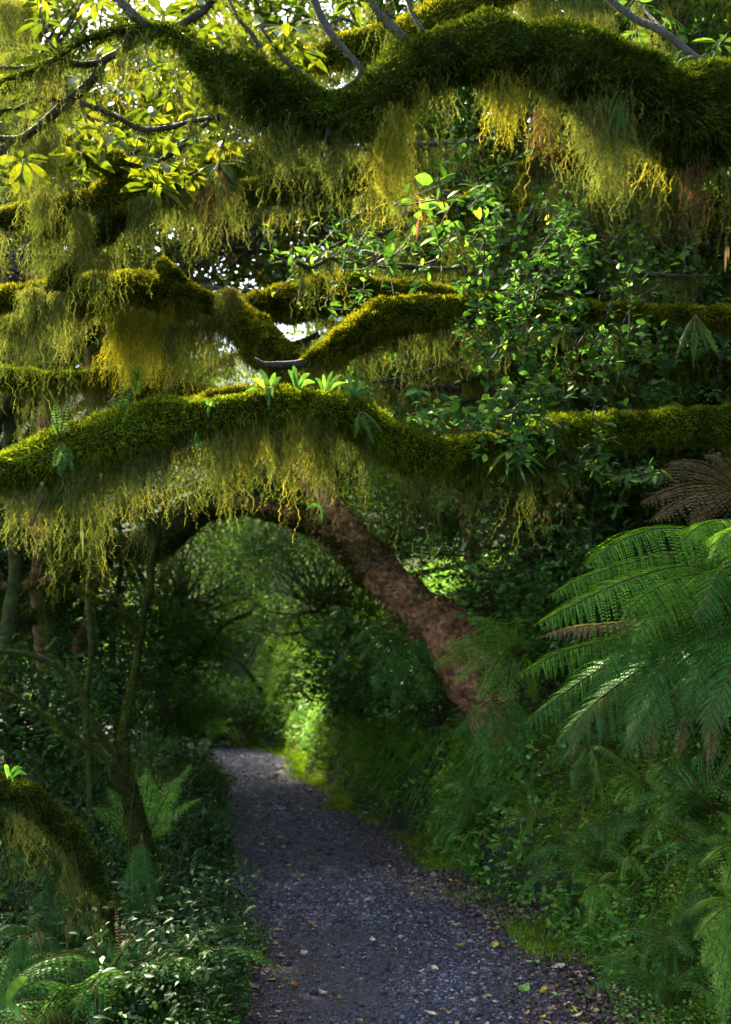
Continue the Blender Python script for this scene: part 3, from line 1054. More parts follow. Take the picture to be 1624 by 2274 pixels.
def trunk_to(parent, x, y, top, r0, r1, mat='bark_green', n_moss=30000, lean=(0, 0), moss='moss_dark_shade', beards=()):
    zb = gz(x, y) - 0.2
    ctrl = [(x + lean[0] * a + .06 * math.sin(5 * a), y + lean[1] * a + .05 * math.sin(4 * a + 1), zb + (top - zb) * a, r0 * (1.35 if a == 0 else 1) * (1 - a) + r1 * a)
            for a in (0, .12, .35, .6, .8, 1)]
    return limb(parent, ctrl, 'trunk', mat, moss, n_moss, world=True, beards=beards)


G_ = dict(mat='beard_gold')
# 1. the great dark limb across the top, from a trunk standing off to the right
pR = P(2250, 330, 4.0)
t1 = thing('mossy_tree', 'thick dark moss-covered limb arching across the top, with leafy thin twigs on its left', 'tree',
           (2.55, 4.05, gz(2.55, 4.05)))
trunk_to(t1, 2.5, 4.05, 6.5, .26, .15, n_moss=20000)
lA, pA, rA = limb(t1, [(2700, 480, 4.0, 150), (2250, 330, 3.95, 120), (1900, 270, 3.85, 105), (1624, 250, 3.75, 98), (1480, 245, 3.7, 88), (1380, 190, 3.65, 76), (1220, 125, 3.6, 70),
                       (1050, 112, 3.6, 66), (940, 140, 3.6, 60), (865, 195, 3.6, 54), (800, 245, 3.6, 50), (740, 252, 3.6, 50), (650, 222, 3.6, 52),
                       (560, 195, 3.6, 54), (500, 165, 3.62, 38), (440, 115, 3.65, 16), (350, 62, 3.7, 12), (200, 85, 3.8, 9), (90, 150, 3.9, 7), (-60, 200, 4.0, 6)],
                  n_moss=150000, moss='moss_dark_shade', ln=0.022, wd=0.004, rough=0.4, thick=0.014,
                  beards=[(.60, .76, 60, .30, dict(per=20)), (.26, .42, 40, .42, dict(per=20)), (.40, .56, 38, .16, dict(per=14)), (.42, .54, 10, .30, dict(per=18)), (.12, .27, 45, .30, dict(per=20, wob=.55)),
                          (.76, .97, 22, .26, dict(per=10, spread=.02))])


def hang(parent, u, v, d, length, n=60, spread=0.03, mat='beard', **kw):
    q = P(u, v, d)
    off = np.clip(rng.normal(size=n), -2, 2)
    n = int(n * 1.3)
    off = np.clip(rng.normal(size=n), -2, 2)
    roots = q + np.stack([off * spread, rng.normal(size=n) * spread * .7, np.abs(off) * -.01], -1)
    L = length * np.exp(-(off / 1.2) ** 2) * (0.3 + .7 * rng.random(n))
    g = Geo()
    strands(g, roots, L, kw.get('seg', .016), kw.get('width', .0024), kw.get('wob', .4), kw.get('twig', .013))
    return put(g, 'hanging_moss', mat, parent)


hang(lA, 868, 235, 3.58, .46, 300, .026, 'beard_gold')
hang(lA, 868, 250, 3.66, .46, 110, .035, 'beard')
hang(lA, 935, 165, 3.58, .24, 60, .010, 'beard_gold')
hang(lA, 1125, 165, 3.6, .30, 130, .05, 'beard_gold')
hang(lA, 1105, 160, 3.62, .24, 110, .06, 'beard')
hang(lA, 1228, 185, 3.6, .24, 36, .008, 'beard_gold')
hang(lA, 1208, 240, 3.65, .22, 90, .02, 'beard_brown')
hang(lA, 1340, 220, 3.6, .50, 150, .045, 'beard')
hang(lA, 1360, 260, 3.58, .34, 120, .04, 'beard')
hang(lA, 1545, 330, 3.7, .38, 90, .02, 'beard_brown')
hang(lA, 1290, 230, 3.6, .30, 90, .04, 'beard')
hang(lA, 750, 300, 3.6, .30, 80, .03, 'beard')
hang(lA, 620, 250, 3.6, .38, 90, .035, 'beard')
hang(lA, 690, 280, 3.6, .36, 70, .03, 'beard')


def dark_branch(parent, ctrl, moss=1500, beards=(), name='branch', bark='bark_dark'):
    return limb(parent, ctrl, name, bark, 'moss_dark_shade', moss, ln=.010, wd=.003, rough=.25, sides=8, thick=.002, beards=beards)


dark_branch(t1, [(330, 62, 3.7, 11), (290, 25, 3.75, 10), (245, -20, 3.8, 9), (200, -80, 3.9, 8)])
dark_branch(t1, [(300, 62, 3.72, 7), (270, 112, 3.8, 9), (232, 135, 3.85, 10), (205, 180, 3.9, 11), (150, 228, 4.0, 11), (75, 290, 4.1, 11), (30, 310, 4.15, 10), (-60, 300, 4.2, 9)],
            beards=[(.45, 1, 14, .25, dict(spread=.02))])
dark_branch(t1, [(228, 138, 3.85, 8), (180, 142, 3.9, 8), (125, 132, 3.95, 6), (60, 150, 4, 5), (-20, 150, 4.1, 4)])
dark_branch(t1, [(270, 112, 3.8, 8), (340, 78, 3.85, 8), (400, 55, 3.9, 8), (460, 15, 4.0, 8), (500, -40, 4.1, 8)])
dark_branch(t1, [(180, 228, 3.95, 5), (250, 255, 3.95, 5), (310, 286, 3.95, 6), (375, 283, 3.9, 6), (430, 268, 3.85, 5), (492, 258, 3.75, 5)])
dark_branch(t1, [(150, 228, 4.0, 5), (90, 215, 4.05, 4), (40, 240, 4.1, 4), (-30, 250, 4.1, 4)])
dark_branch(t1, [(600, 175, 3.6, 6), (570, 90, 3.62, 6), (530, 40, 3.65, 5), (495, -30, 3.7, 4)], 400)
dark_branch(t1, [(725, 215, 3.6, 6), (680, 170, 3.62, 6), (640, 140, 3.65, 5), (600, 90, 3.7, 4), (560, 30, 3.8, 3)], 400)
dark_branch(t1, [(745, 215, 3.6, 8), (800, 160, 3.6, 6), (740, 80, 3.7, 9), (705, 20, 3.75, 9), (680, -40, 3.8, 9)], 400)
dark_branch(t1, [(905, 90, 3.62, 9), (875, 60, 3.65, 10), (840, 25, 3.7, 9), (800, -30, 3.75, 9)], 600)
dark_branch(t1, [(870, 60, 3.65, 6), (865, 10, 3.7, 5), (850, -40, 3.7, 5)], 200)
dark_branch(t1, [(940, 70, 3.6, 6), (915, 30, 3.65, 5), (895, -30, 3.7, 5)], 200)
dark_branch(t1, [(1620, 175, 3.8, 6), (1550, 130, 3.9, 7), (1470, 70, 4.0, 8), (1400, 35, 4.1, 8), (1320, -30, 4.2, 7)], 400)
dark_branch(t1, [(1480, 70, 4.0, 4), (1440, 30, 4.1, 4), (1400, -20, 4.2, 4)], 100)
# bare hanging twigs
dark_branch(t1, [(512, 250, 3.6, 2.2), (498, 310, 3.6, 2.2), (485, 370, 3.6, 2.2), (478, 400, 3.6, 2)], 0, name='twig')
dark_branch(t1, [(735, 230, 3.55, 2), (728, 280, 3.55, 2), (718, 340, 3.55, 1.5)], 0, name='twig')


def rosettes(parent, spots, leaf=.105, mat='leaf_sun', name='foliage', n=(5, 8), asp=.38):
    g, st = Geo(), Geo()
    for q, sc_ in spots:
        k = random.randint(*n)
        ax = norm(np.array([[0, 0, 1.0]]) + rv(1, .35))[0]
        e1 = norm(np.cross(ax, [0.3, 1, 0.2])[None])[0]
        e2 = np.cross(ax, e1)
        a = np.linspace(0, 2 * PI, k, endpoint=False) + rng.random() * 6 + rng.normal(size=k) * .2
        d = norm(e1 * np.cos(a)[:, None] + e2 * np.sin(a)[:, None] + DOWN * .25 + ax * rng.normal(size=(k, 1)) * .15)
        L = leaf * sc_ * (0.75 + .45 * rng.random(k))
        stamp(g, LEAF, q + d * .02, d, ax, L, L * asp, np.clip(rng.random() * .5 + rng.random(k) * .5, 0, 1))
        tube(st, spline([q - ax * .10 + rv(1, .02)[0], q - ax * .05, q], 5), .0022, 4)
    put(st, 'leaf_stalk', 'twig', parent)
    return put(g, name, mat, parent)


def region_spots(n, u0, u1, v0, v1, d0, d1, sc0=.7, sc1=1.2):
    return [(P(random.uniform(u0, u1), random.uniform(v0, v1), random.uniform(d0, d1)), random.uniform(sc0, sc1)) for _ in range(n)]


rosettes(t1, region_spots(52, 20, 490, 90, 420, 4.0, 5.4) + region_spots(22, 40, 500, -20, 120, 4.0, 5.0) + region_spots(10, 470, 700, -10, 190, 3.7, 4.4, .8, 1.1)
         + [(P(500, 40, 3.7), 1.1), (P(330, 235, 4.0), 1.1), (P(640, 120, 3.7), .9), (P(790, -5, 3.8), .8), (P(560, 45, 3.7), 1)])
rosettes(t1, region_spots(9, 1180, 1420, 70, 160, 3.9, 4.3, .6, .8) + region_spots(8, 1400, 1620, -10, 120, 4.2, 4.8, .6, .9), mat='leaf_mid')

# 2. the lump of yellow green moss behind it
t2 = thing('mossy_tree', 'limb of shaggy yellow green moss rising behind the dark top limb', 'tree', (3.0, 6.3, gz(3.0, 6.3)))
trunk_to(t2, 3.0, 6.3, 6.6, .14, .1, n_moss=20000)
limb(t2, [(2010, 60, 6.3, 50), (1650, -60, 6.2, 40), (1400, -70, 5.6, 45), (1150, -60, 5.2, 45), (1000, 30, 4.9, 46), (900, 80, 4.7, 50), (820, 95, 4.6, 55), (740, 120, 4.6, 42), (680, 140, 4.6, 24), (640, 170, 4.6, 12)],
     n_moss=60000, moss='moss', ln=.022, beards=[(.1, .5, 70, .5, dict(per=26)), (.5, 1, 40, .28)])
for u_, v_, l_ in ((1240, 40, .5), (1290, 60, .45), (1180, 20, .5), (1330, 50, .3), (1080, 60, .3), (960, 60, .3)):
    hang(t2, u_, v_ - 40, 5.2, l_, 130, .07)

# 3. the left tree whose limbs cross the upper left
t3 = thing('mossy_tree', 'yellow green mossy limbs with long lichen beards at the upper left', 'tree', (-3.0, 5.9, gz(-3.0, 5.9)))
trunk_to(t3, -3.0, 5.9, 5.6, .26, .14, n_moss=30000, moss='moss')
limb(t3, [(-420, 520, 5.6, 45), (-200, 500, 5.4, 34), (-60, 485, 5.2, 22), (40, 480, 5.2, 24), (120, 480, 5.2, 38), (230, 455, 5.2, 44), (330, 425, 5.2, 42), (420, 395, 5.2, 32), (500, 372, 5.2, 30), (560, 350, 5.25, 28), (620, 320, 5.4, 20), (690, 270, 5.6, 14)],
     n_moss=80000, beards=[(.38, .75, 110, .42, dict(per=26)), (.6, .9, 34, .22, dict(per=18)), (.3, .5, 30, .5, dict(per=20))])
limb(t3, [(105, 368, 5.1, 8), (150, 358, 5.1, 12), (205, 352, 5.1, 22), (265, 368, 5.15, 26), (345, 415, 5.2, 26)], 'branch', n_moss=14000, beards=[(.2, 1, 14, .14)])
limb(t3, [(290, 470, 5.2, 22), (230, 505, 5.2, 22), (180, 570, 5.2, 19), (115, 645, 5.2, 15), (62, 700, 5.2, 10), (0, 722, 5.2, 8), (-60, 725, 5.2, 7)], 'branch', n_moss=20000, moss='moss_dark_shade',
     beards=[(.2, .9, 30, .30, dict(per=16))])
dark_branch(t3, [(300, 400, 5.2, 7), (360, 355, 5.2, 6), (410, 320, 5.2, 7), (440, 285, 5.2, 6), (520, 250, 5.3, 5)])
dark_branch(t3, [(-30, 350, 4.9, 14), (20, 330, 4.9, 16), (50, 310, 4.9, 10), (60, 270, 4.9, 6)], 900)
for u_, v_, l_, n_, m_ in ((110, 260, .62, 150, 'beard'), (85, 300, .5, 120, 'beard'), (95, 430, .3, 120, 'beard'), (290, 60, .25, 60, 'beard'), (410, 120, .3, 80, 'beard'),
                           (20, 0, .35, 160, 'beard'), (60, 10, .4, 120, 'beard'), (30, 120, .4, 90, 'beard'), (470, 380, .45, 90, 'beard_brown'), (225, 560, .4, 90, 'beard'),
                           (180, 470, .5, 150, 'beard'), (320, 440, .42, 150, 'beard'), (75, 640, .6, 160, 'beard'), (130, 650, .35, 100, 'beard'), (30, 700, .35, 90, 'beard')):
    hang(t3, u_, v_, 4.9 if v_ < 500 else 5.1, l_, n_, .035, m_)
# sunny limb
sun_beards = [(.30, .62, 80, .50, dict(per=34, spread=.04, mat='beard_gold')), (.3, .64, 70, .55, dict(per=30, spread=.05)), (.12, .3, 30, .35, dict(per=18)),
              (.62, .95, 60, .20, dict(per=18))]
limb(t3, [(-500, 700, 6.0, 40), (-250, 705, 6, 36), (-60, 690, 6, 34), (60, 668, 6, 33), (160, 655, 6, 34), (260, 645, 6, 38), (360, 650, 6, 38), (440, 668, 6, 36), (520, 690, 6.05, 36), (620, 672, 6.1, 38),
          (760, 652, 6.2, 38), (900, 650, 6.3, 32), (1010, 665, 6.5, 22), (1100, 690, 6.7, 12)], n_moss=110000, ln=.024, beards=sun_beards)
limb(t3, [(400, 640, 6, 20), (375, 605, 6, 20), (352, 582, 6, 13)], 'stub', n_moss=5000)
limb(t3, [(500, 690, 6, 36), (560, 740, 5.9, 44), (610, 785, 5.8, 40), (660, 830, 5.7, 32), (700, 870, 5.6, 20)], 'branch', n_moss=26000, beards=[(0, .5, 20, .2)])
for u_, v_, l_ in ((265, 680, .5), (290, 690, .5), (320, 690, .48), (345, 700, .42)):
    hang(t3, u_, v_, 5.95, l_, 200, .045, 'beard_gold')
for u_, v_, l_ in ((505, 640, .55), (515, 640, .5), (450, 700, .5), (420, 720, .42), (380, 720, .5)):
    hang(t3, u_, v_, 5.9, l_, 120, .03)

for _ in range(26):
    u_, v_, d_ = random.uniform(-20, 760), random.uniform(20, 800), random.uniform(5.6, 9)
    du, dv = random.uniform(90, 260) * random.choice((-1, 1)), random.uniform(-90, 90)
    dark_branch(t3, [(u_, v_, d_, 5), (u_ + du * .3, v_ + dv * .3 + random.uniform(-20, 20), d_, 4.5), (u_ + du * .7, v_ + dv * .6 + random.uniform(-20, 20), d_, 3.5), (u_ + du, v_ + dv, d_, 2)], 1200,
                beards=[(.05, .95, 26, .45, dict(per=12))])
for _ in range(26):
    u_, v_, d_ = random.uniform(560, 1500), random.uniform(230, 900), random.uniform(6.0, 8)
    du, dv = random.uniform(90, 260) * random.choice((-1, 1)), random.uniform(-60, 60)
    dark_branch(t2, [(u_, v_, d_, 6), (u_ + du * .3, v_ + dv * .3 + random.uniform(-20, 20), d_, 6), (u_ + du * .7, v_ + dv * .6 + random.uniform(-20, 20), d_, 5), (u_ + du, v_ + dv, d_, 3)], 1500,
                beards=[(.05, .95, 40, .6, dict(per=14))])

for c_ in ([(1700, 480, 7.4, 30), (1450, 440, 7.2, 24), (1250, 470, 7.0, 20), (1080, 440, 7.0, 16), (960, 470, 7.0, 10)],
           [(1750, 620, 7.8, 30), (1500, 600, 7.5, 22), (1300, 560, 7.3, 20), (1100, 580, 7.2, 17), (980, 560, 7.2, 8)],
           [(1700, 840, 7.6, 34), (1450, 800, 7.4, 24), (1250, 830, 7.3, 20), (1050, 800, 7.4, 16), (900, 830, 7.6, 8)],
           [(1500, 1060, 8.2, 26), (1250, 1080, 8.2, 22), (1080, 1060, 8.3, 18), (950, 1090, 8.4, 12)],
           [(1620, 330, 6.6, 30), (1400, 380, 6.5, 20), (1230, 350, 6.5, 14), (1150, 380, 6.5, 8)]):
    limb(t2, c_, 'branch', n_moss=24000, moss='moss', ln=.03, wd=.006, beards=[(.05, .98, 110, .75, dict(per=16, width=.003, spread=.03))])
limb(t3, [(440, 470, 5.9, 18), (560, 425, 5.8, 32), (650, 410, 5.8, 34), (740, 405, 5.8, 30), (820, 380, 5.9, 20), (900, 340, 6.0, 10)], 'branch', n_moss=26000, moss='moss_dark_shade', ln=.022, beards=[(.1, .98, 46, .32, dict(per=18))])

# 4. bright bare ended limb in the middle, coming from the right
t4 = thing('mossy_tree', 'sunlit bright yellow mossy limb rising from a bare dark broken tip', 'tree', (2.75, 6.6, gz(2.75, 6.6)))
trunk_to(t4, 2.75, 6.6, 5.2, .2, .1, n_moss=12000)
limb(t4, [(1780, 740, 6.3, 40), (1600, 705, 6.0, 22), (1420, 692, 5.9, 17), (1250, 690, 5.8, 16), (1130, 688, 5.7, 20), (1050, 685, 5.6, 24), (960, 692, 5.5, 34), (875, 702, 5.5, 43),
          (805, 732, 5.45, 43), (745, 770, 5.4, 32), (700, 796, 5.4, 18), (672, 806, 5.4, 11)], n_moss=80000, ln=.02, rough=.18, thick=.01,
     beards=[(.58, .92, 60, .28, dict(per=22)), (.2, .55, 60, .35, dict(per=16))])
dark_branch(t4, [(700, 798, 5.4, 10), (660, 808, 5.38, 9), (610, 810, 5.36, 8), (585, 808, 5.35, 6), (565, 795, 5.34, 3)], 0, name='broken_tip')

# 5. limb low at the left with a shaggy skirt
t5 = thing('mossy_tree', 'shaded level limb at the left with a curtain of hanging moss under it', 'tree', (-3.4, 7.4, gz(-3.4, 7.4)))
trunk_to(t5, -3.4, 7.4, 4.6, .22, .12, n_moss=16000)
limb(t5, [(-480, 880, 7.2, 40), (-200, 860, 6.9, 34), (0, 843, 6.7, 28), (120, 838, 6.6, 26), (230, 834, 6.6, 24), (330, 850, 6.6, 34), (430, 880, 6.6, 30), (520, 900, 6.6, 20)],
     n_moss=50000, moss='moss_green', beards=[(.4, 1, 150, .55, dict(per=26, spread=.05)), (.4, 1, 60, .25, dict(per=20))])

# 6. the long middle limb across the track
t6 = thing('mossy_tree', 'long green mossy limb sloping across the track, ferns growing on top', 'tree', (-2.7, 4.3, gz(-2.7, 4.3)))
trunk_to(t6, -2.7, 4.3, 4.2, .24, .14, n_moss=16000)
lB, pB, rB = limb(t6, [(-760, 1260, 4.6, 70), (-400, 1160, 4.55, 60), (-100, 1072, 4.5, 50), (0, 1048, 4.5, 50), (100, 1018, 4.5, 52), (170, 998, 4.5, 55), (250, 965, 4.5, 56), (330, 945, 4.55, 58), (430, 930, 4.6, 48),
                       (530, 915, 4.65, 46), (640, 905, 4.7, 42), (720, 902, 4.75, 40), (790, 925, 4.85, 38), (870, 980, 5, 40), (950, 1010, 5.1, 42), (1080, 1005, 5.3, 40), (1200, 985, 5.4, 42), (1350, 950, 5.6, 44),
                       (1500, 940, 5.7, 42), (1700, 930, 5.9, 45), (2000, 920, 6.1, 50)],
                  n_moss=170000, moss='moss_green', ln=.02, rough=.32, thick=.012,
                  beards=[(.24, .60, 70, .26, dict(per=20)), (.24, .62, 16, .5, dict(per=26, spread=.018)), (.16, .36, 60, .26, dict(per=18, wob=.5)), (.55, .98, 110, .42, dict(per=20)), (.45, .56, 26, .5, dict(per=20, mat='beard_gold'))])
limb(t6, [(420, 905, 4.7, 14), (500, 882, 4.75, 18), (580, 880, 4.8, 20), (660, 895, 4.8, 18), (740, 910, 4.8, 10)], 'branch', n_moss=9000, moss='moss')
for u_, v_, l_, n_ in ((410, 960, .42, 110), (505, 950, .5, 130), (480, 950, .35, 110), (620, 950, .34, 130), (725, 950, .5, 120), (560, 950, .3, 130), (690, 950, .3, 130),
                       (95, 1080, .3, 100), (40, 1090, .28, 100), (180, 1060, .5, 60), (215, 1060, .45, 80), (300, 1010, .3, 120), (350, 1000, .28, 120), (260, 1030, .28, 100)):
    hang(lB, u_, v_, 4.5 + max(0, u_ - 300) / 1600, l_, n_, .03)
dark_branch(t6, [(95, 1070, 4.4, 4), (92, 1110, 4.4, 4), (78, 1145, 4.4, 4), (68, 1168, 4.4, 5)], 0, name='twig', bark='bark_red')

# 7. moss wrapped upright trunk on the right, and its neighbours further back
for k, (u_, d_, h_, lb) in enumerate(((1285, 8.6, 34, 'upright trunk wrapped in shaggy brown green moss, right of the middle climber leaves'),
                                      (1150, 8.6, 26, 'dark mossy trunk behind the climber leaves, left of the shaggy upright trunk'),
                                      (1430, 8.2, 40, 'dark mossy trunk deep in shade above the large arching fern'))):
    b_ = P(u_, 1440, d_)
    h_ *= .75
    tt = thing('mossy_trunk_tree', lb, 'tree', (b_[0], b_[1], gz(b_[0], b_[1])))
    lt, p_, r_ = trunk_to(tt, b_[0], b_[1], 5.6, h_ / F * d_, h_ / F * d_ * .8, 'under', 60000, moss='moss_dark_shade',
                          beards=[(.2, .95, 260, .5, dict(per=18, width=.003, twig=.02, spread=.06))])
    for j in range(4):
        c_ = p_[int(len(p_) * (.45 + .12 * j))]
        sx = (-1) ** j
        limb(tt, [(c_[0], c_[1], c_[2], .06), (c_[0] + .5 * sx, c_[1] - .2, c_[2] + .3, .05), (c_[0] + 1.1 * sx, c_[1] - .3, c_[2] + .35, .035), (c_[0] + 1.7 * sx, c_[1] - .2, c_[2] + .6, .02)],
             'branch', n_moss=9000, moss='moss_dark_shade', world=True, beards=[(.1, 1, 50, .55, dict(per=18, width=.003, twig=.02))])

# 8. the big red brown trunk arching over the track
t8 = thing('arching_tree', 'big reddish brown flaky trunk leaning up from the right bank and arching over the track', 'tree', P(1080, 1500, 8.9))
l8, _, _ = limb(t8, [(1230, 1680, 8.9, 170), (1130, 1545, 8.85, 118), (1035, 1435, 8.9, 80), (945, 1350, 9.0, 60), (860, 1280, 9.1, 48), (790, 1215, 9.2, 42), (720, 1165, 9.3, 30), (660, 1150, 9.35, 22), (560, 1125, 9.4, 20),
                (460, 1125, 9.4, 26), (390, 1165, 9.4, 34), (330, 1195, 9.4, 22), (240, 1230, 9.5, 17), (120, 1285, 9.6, 15), (-60, 1310, 9.8, 14)], 'trunk', 'bark_red', 'moss_dark_shade', 42000, wd=.006, rough=.34, freq=5, lo=.3, thick=.01,
           beards=[(.35, .95, 50, .3, dict(width=.0035, twig=.02))])
limb(l8, [(850, 1255, 9.1, 30), (780, 1170, 9.15, 28), (735, 1115, 9.2, 24), (685, 1065, 9.3, 20), (640, 1000, 9.4, 15), (610, 900, 9.5, 12)], 'branch', 'bark_red', 'moss', 3000, wd=.005)
limb(l8, [(500, 1105, 9.45, 20), (440, 1135, 9.3, 38), (380, 1185, 9.3, 36), (300, 1215, 9.3, 26), (235, 1225, 9.3, 20), (170, 1260, 9.3, 24), (130, 1340, 9.3, 24), (60, 1372, 9.4, 14), (-60, 1390, 9.5, 12)],
     'branch', 'bark_green', 'moss_dark_shade', 26000, wd=.006, ln=.03, beards=[(.3, 1, 50, .35, dict(width=.0035, twig=.02))])
g = Geo()      # peeling flakes of bark
cc = spline([list(P(*q_[:3])) + [q_[3] / F * q_[2]] for q_ in ((1110, 1530, 8.85, 88), (1030, 1430, 8.9, 72), (945, 1350, 9.0, 60), (860, 1280, 9.1, 48), (790, 1215, 9.2, 42), (720, 1165, 9.3, 30))], 60)
k = rng.integers(0, 60, 700)
a = rng.random(700) * 2 * PI
t_, n_, b_ = frames(cc[:, :3])
nn = n_[k] * np.cos(a)[:, None] + b_[k] * np.sin(a)[:, None]
stamp(g, DIAM, cc[k, :3] + nn * (cc[k, 3] * 1.06)[:, None], norm(t_[k] * .6 + nn * .5 + DOWN * .6 + rv(700, .3)), nn, .02 + .05 * rng.random(700), .022)
put(g, 'bark_flakes', 'bark_red', l8)

# 9. upright pinkish trunk standing on the bank behind it
t9 = thing('smooth_bark_tree', 'slim pinkish upright trunk behind the foot of the arching tree', 'tree', P(1090, 1400, 9.7))
limb(t9, [(1095, 1430, 9.7, 26), (1080, 1360, 9.7, 22), (1060, 1270, 9.7, 20), (1045, 1190, 9.7, 18), (1030, 1100, 9.7, 15), (1010, 900, 9.8, 14), (985, 700, 10, 13), (990, 300, 10.4, 12)], 'trunk', 'bark_red', 'moss', 2500,
     wd=.005, lo=.4, rough=.3, beards=[(.5, 1, 30, .5, dict(width=.0035, twig=.02))])


# ------------------------------------------------------------------ left undergrowth stems
s1 = thing('sapling', 'forked slender sapling with mossy foot at the left edge of the track', 'tree', P(325, 2000, 6.5))
limb(s1, [(332, 2060, 6.5, 32.0), (325, 1960, 6.5, 27.2), (318, 1890, 6.5, 24.0), (300, 1790, 6.5, 20.0), (282, 1715, 6.5, 15.2), (277, 1650, 6.5, 10.4), (288, 1560, 6.55, 9.6), (300, 1480, 6.6, 9.6), (312, 1410, 6.6, 8.0),
          (332, 1310, 6.65, 8.0), (338, 1240, 6.7, 8.0), (350, 1180, 6.7, 7.2), (325, 1130, 6.7, 6.4), (272, 1058, 6.7, 4.0)], 'trunk', 'bark_green', 'moss_dark_shade', 30000, ln=.012, wd=.004, hi=1.0,
     beards=[(.05, .35, 26, .35, dict(per=16))])
for c_ in ([(310, 1420, 6.6, 6.4), (285, 1370, 6.6, 5.6), (240, 1295, 6.6, 4.8), (180, 1240, 6.6, 4.8), (110, 1165, 6.6, 3.2)],
           [(348, 1200, 6.7, 6.4), (318, 1110, 6.7, 4.8), (325, 1000, 6.8, 4.0)],
           [(300, 1400, 6.6, 4.8), (268, 1365, 6.55, 4.0), (205, 1322, 6.5, 3.2), (160, 1300, 6.5, 2.4)],
           [(340, 1330, 6.7, 4.0), (320, 1290, 6.7, 3.2), (290, 1240, 6.7, 2.4)],
           [(275, 1725, 6.5, 12.8), (235, 1655, 6.45, 10.4), (200, 1590, 6.4, 8.8), (180, 1535, 6.4, 8.0), (125, 1478, 6.4, 7.2), (50, 1450, 6.4, 5.6), (-60, 1442, 6.4, 4.8)],
           [(290, 1790, 6.45, 11.2), (240, 1690, 6.3, 7.2), (170, 1640, 6.2, 6.4), (90, 1580, 6.1, 4.8), (0, 1530, 6.0, 4.0), (-60, 1510, 6.0, 4.0)]):
    limb(s1, c_, 'branch', 'bark_green', 'moss_dark_shade', 2500, ln=.012, wd=.0035)

s2 = thing('mossy_log', 'drooping mossy bough with hanging tufts, low at the left edge of the photo', 'branch', P(-100, 1740, 5.6))
limb(s2, [(-420, 1900, 5.6, 37.4), (-250, 1790, 5.6, 31.2), (-90, 1740, 5.6, 27.5), (0, 1752, 5.6, 25.0), (80, 1782, 5.6, 23.7), (140, 1832, 5.6, 19.3), (187, 1900, 5.6, 14.4), (222, 1962, 5.6, 10.6), (248, 2020, 5.6, 7.5), (260, 2110, 5.6, 5.0)],
     'limb', 'under', 'moss_dark_shade', 36000, ln=.022, beards=[(.3, .8, 90, .36, dict(per=22)), (.7, .95, 20, .3, dict(per=20))])

BG = (
    # label, stem ctrl lists
    ('thin crooked bare tree far off beside the left side of the bend',
     [[(450, 1640, 14, 10), (430, 1560, 14, 8), (424, 1500, 14, 7), (430, 1445, 14, 6), (470, 1420, 14, 5), (500, 1385, 14, 4), (560, 1360, 14.2, 3)], [(426, 1480, 14, 5), (415, 1440, 14, 4), (425, 1400, 14, 3)], [(430, 1540, 14, 5), (390, 1490, 14, 4), (350, 1480, 14, 3)]]),
    ('leaning bare stem above the bend of the track, slanting up to the left',
     [[(630, 1590, 19, 6), (600, 1555, 19, 5), (560, 1505, 19, 5), (520, 1455, 19, 4), (470, 1410, 19, 3.5), (400, 1350, 19, 2.5)], [(540, 1480, 19, 3), (570, 1430, 19, 2.5), (600, 1350, 19, 2)]]),
    ('thin dark upright stem just left of the forked sapling',
     [[(205, 1900, 7.8, 9), (200, 1700, 7.8, 8), (192, 1560, 7.8, 8), (205, 1440, 7.8, 7), (198, 1300, 7.8, 7), (215, 1150, 7.8, 5)]]),
    ('reddish trunk at the far left behind the undergrowth',
     [[(100, 1900, 10, 18), (90, 1650, 10, 16), (100, 1500, 10, 15), (85, 1300, 10, 14), (100, 1000, 10, 14), (80, 600, 10.5, 12)]]),
    ('reddish trunk between the far left trunk and the thin dark stem',
     [[(165, 1880, 11, 16), (150, 1650, 11, 14), (170, 1450, 11, 14), (200, 1350, 11.2, 12), (215, 1180, 11.5, 10), (190, 700, 12, 10)]]),
    ('slim tree stem far behind the left fern beside the track',
     [[(255, 1800, 12, 8), (262, 1600, 12, 8), (250, 1420, 12, 7), (270, 1250, 12, 6), (260, 1100, 12, 5)]]),
    ('far slim trunk seen under the arch to the left of the bend',
     [[(365, 1660, 16, 9), (360, 1500, 16, 8), (372, 1350, 16, 7), (360, 1200, 16, 6), (380, 800, 17, 6)]]),
    ('far dark trunk standing behind the sunny patch of bank',
     [[(730, 1600, 19, 9), (742, 1450, 19, 9), (735, 1300, 19, 8), (760, 1100, 19.5, 8), (740, 800, 20, 7)]]),
    ('dark trunk at the left frame edge behind the mossy bough',
     [[(20, 1950, 8.5, 22), (30, 1700, 8.5, 20), (15, 1450, 8.6, 18), (35, 1200, 8.8, 16), (10, 800, 9, 15)]]),
    ('dark slanting dead pole behind the mossy bough at lower left',
     [[(330, 2060, 6.0, 7), (210, 1975, 6.1, 8), (100, 1900, 6.2, 8), (0, 1820, 6.3, 8), (-80, 1760, 6.4, 8)]]),
)
for lb, stems in BG:
    q_ = P(*stems[0][0][:3])
    tt = thing('forest_tree', lb, 'tree', q_)
    red = 'reddish' in lb
    par = None
    for j, c_ in enumerate(stems):
        o_, _, _ = limb(tt if par is None else par, c_, 'trunk' if j == 0 else 'branch', 'bark_red' if red else 'bark_green', 'moss_dark_shade', 1800 if j == 0 else 600, ln=.02, wd=.007, sides=7)
        par = par or o_


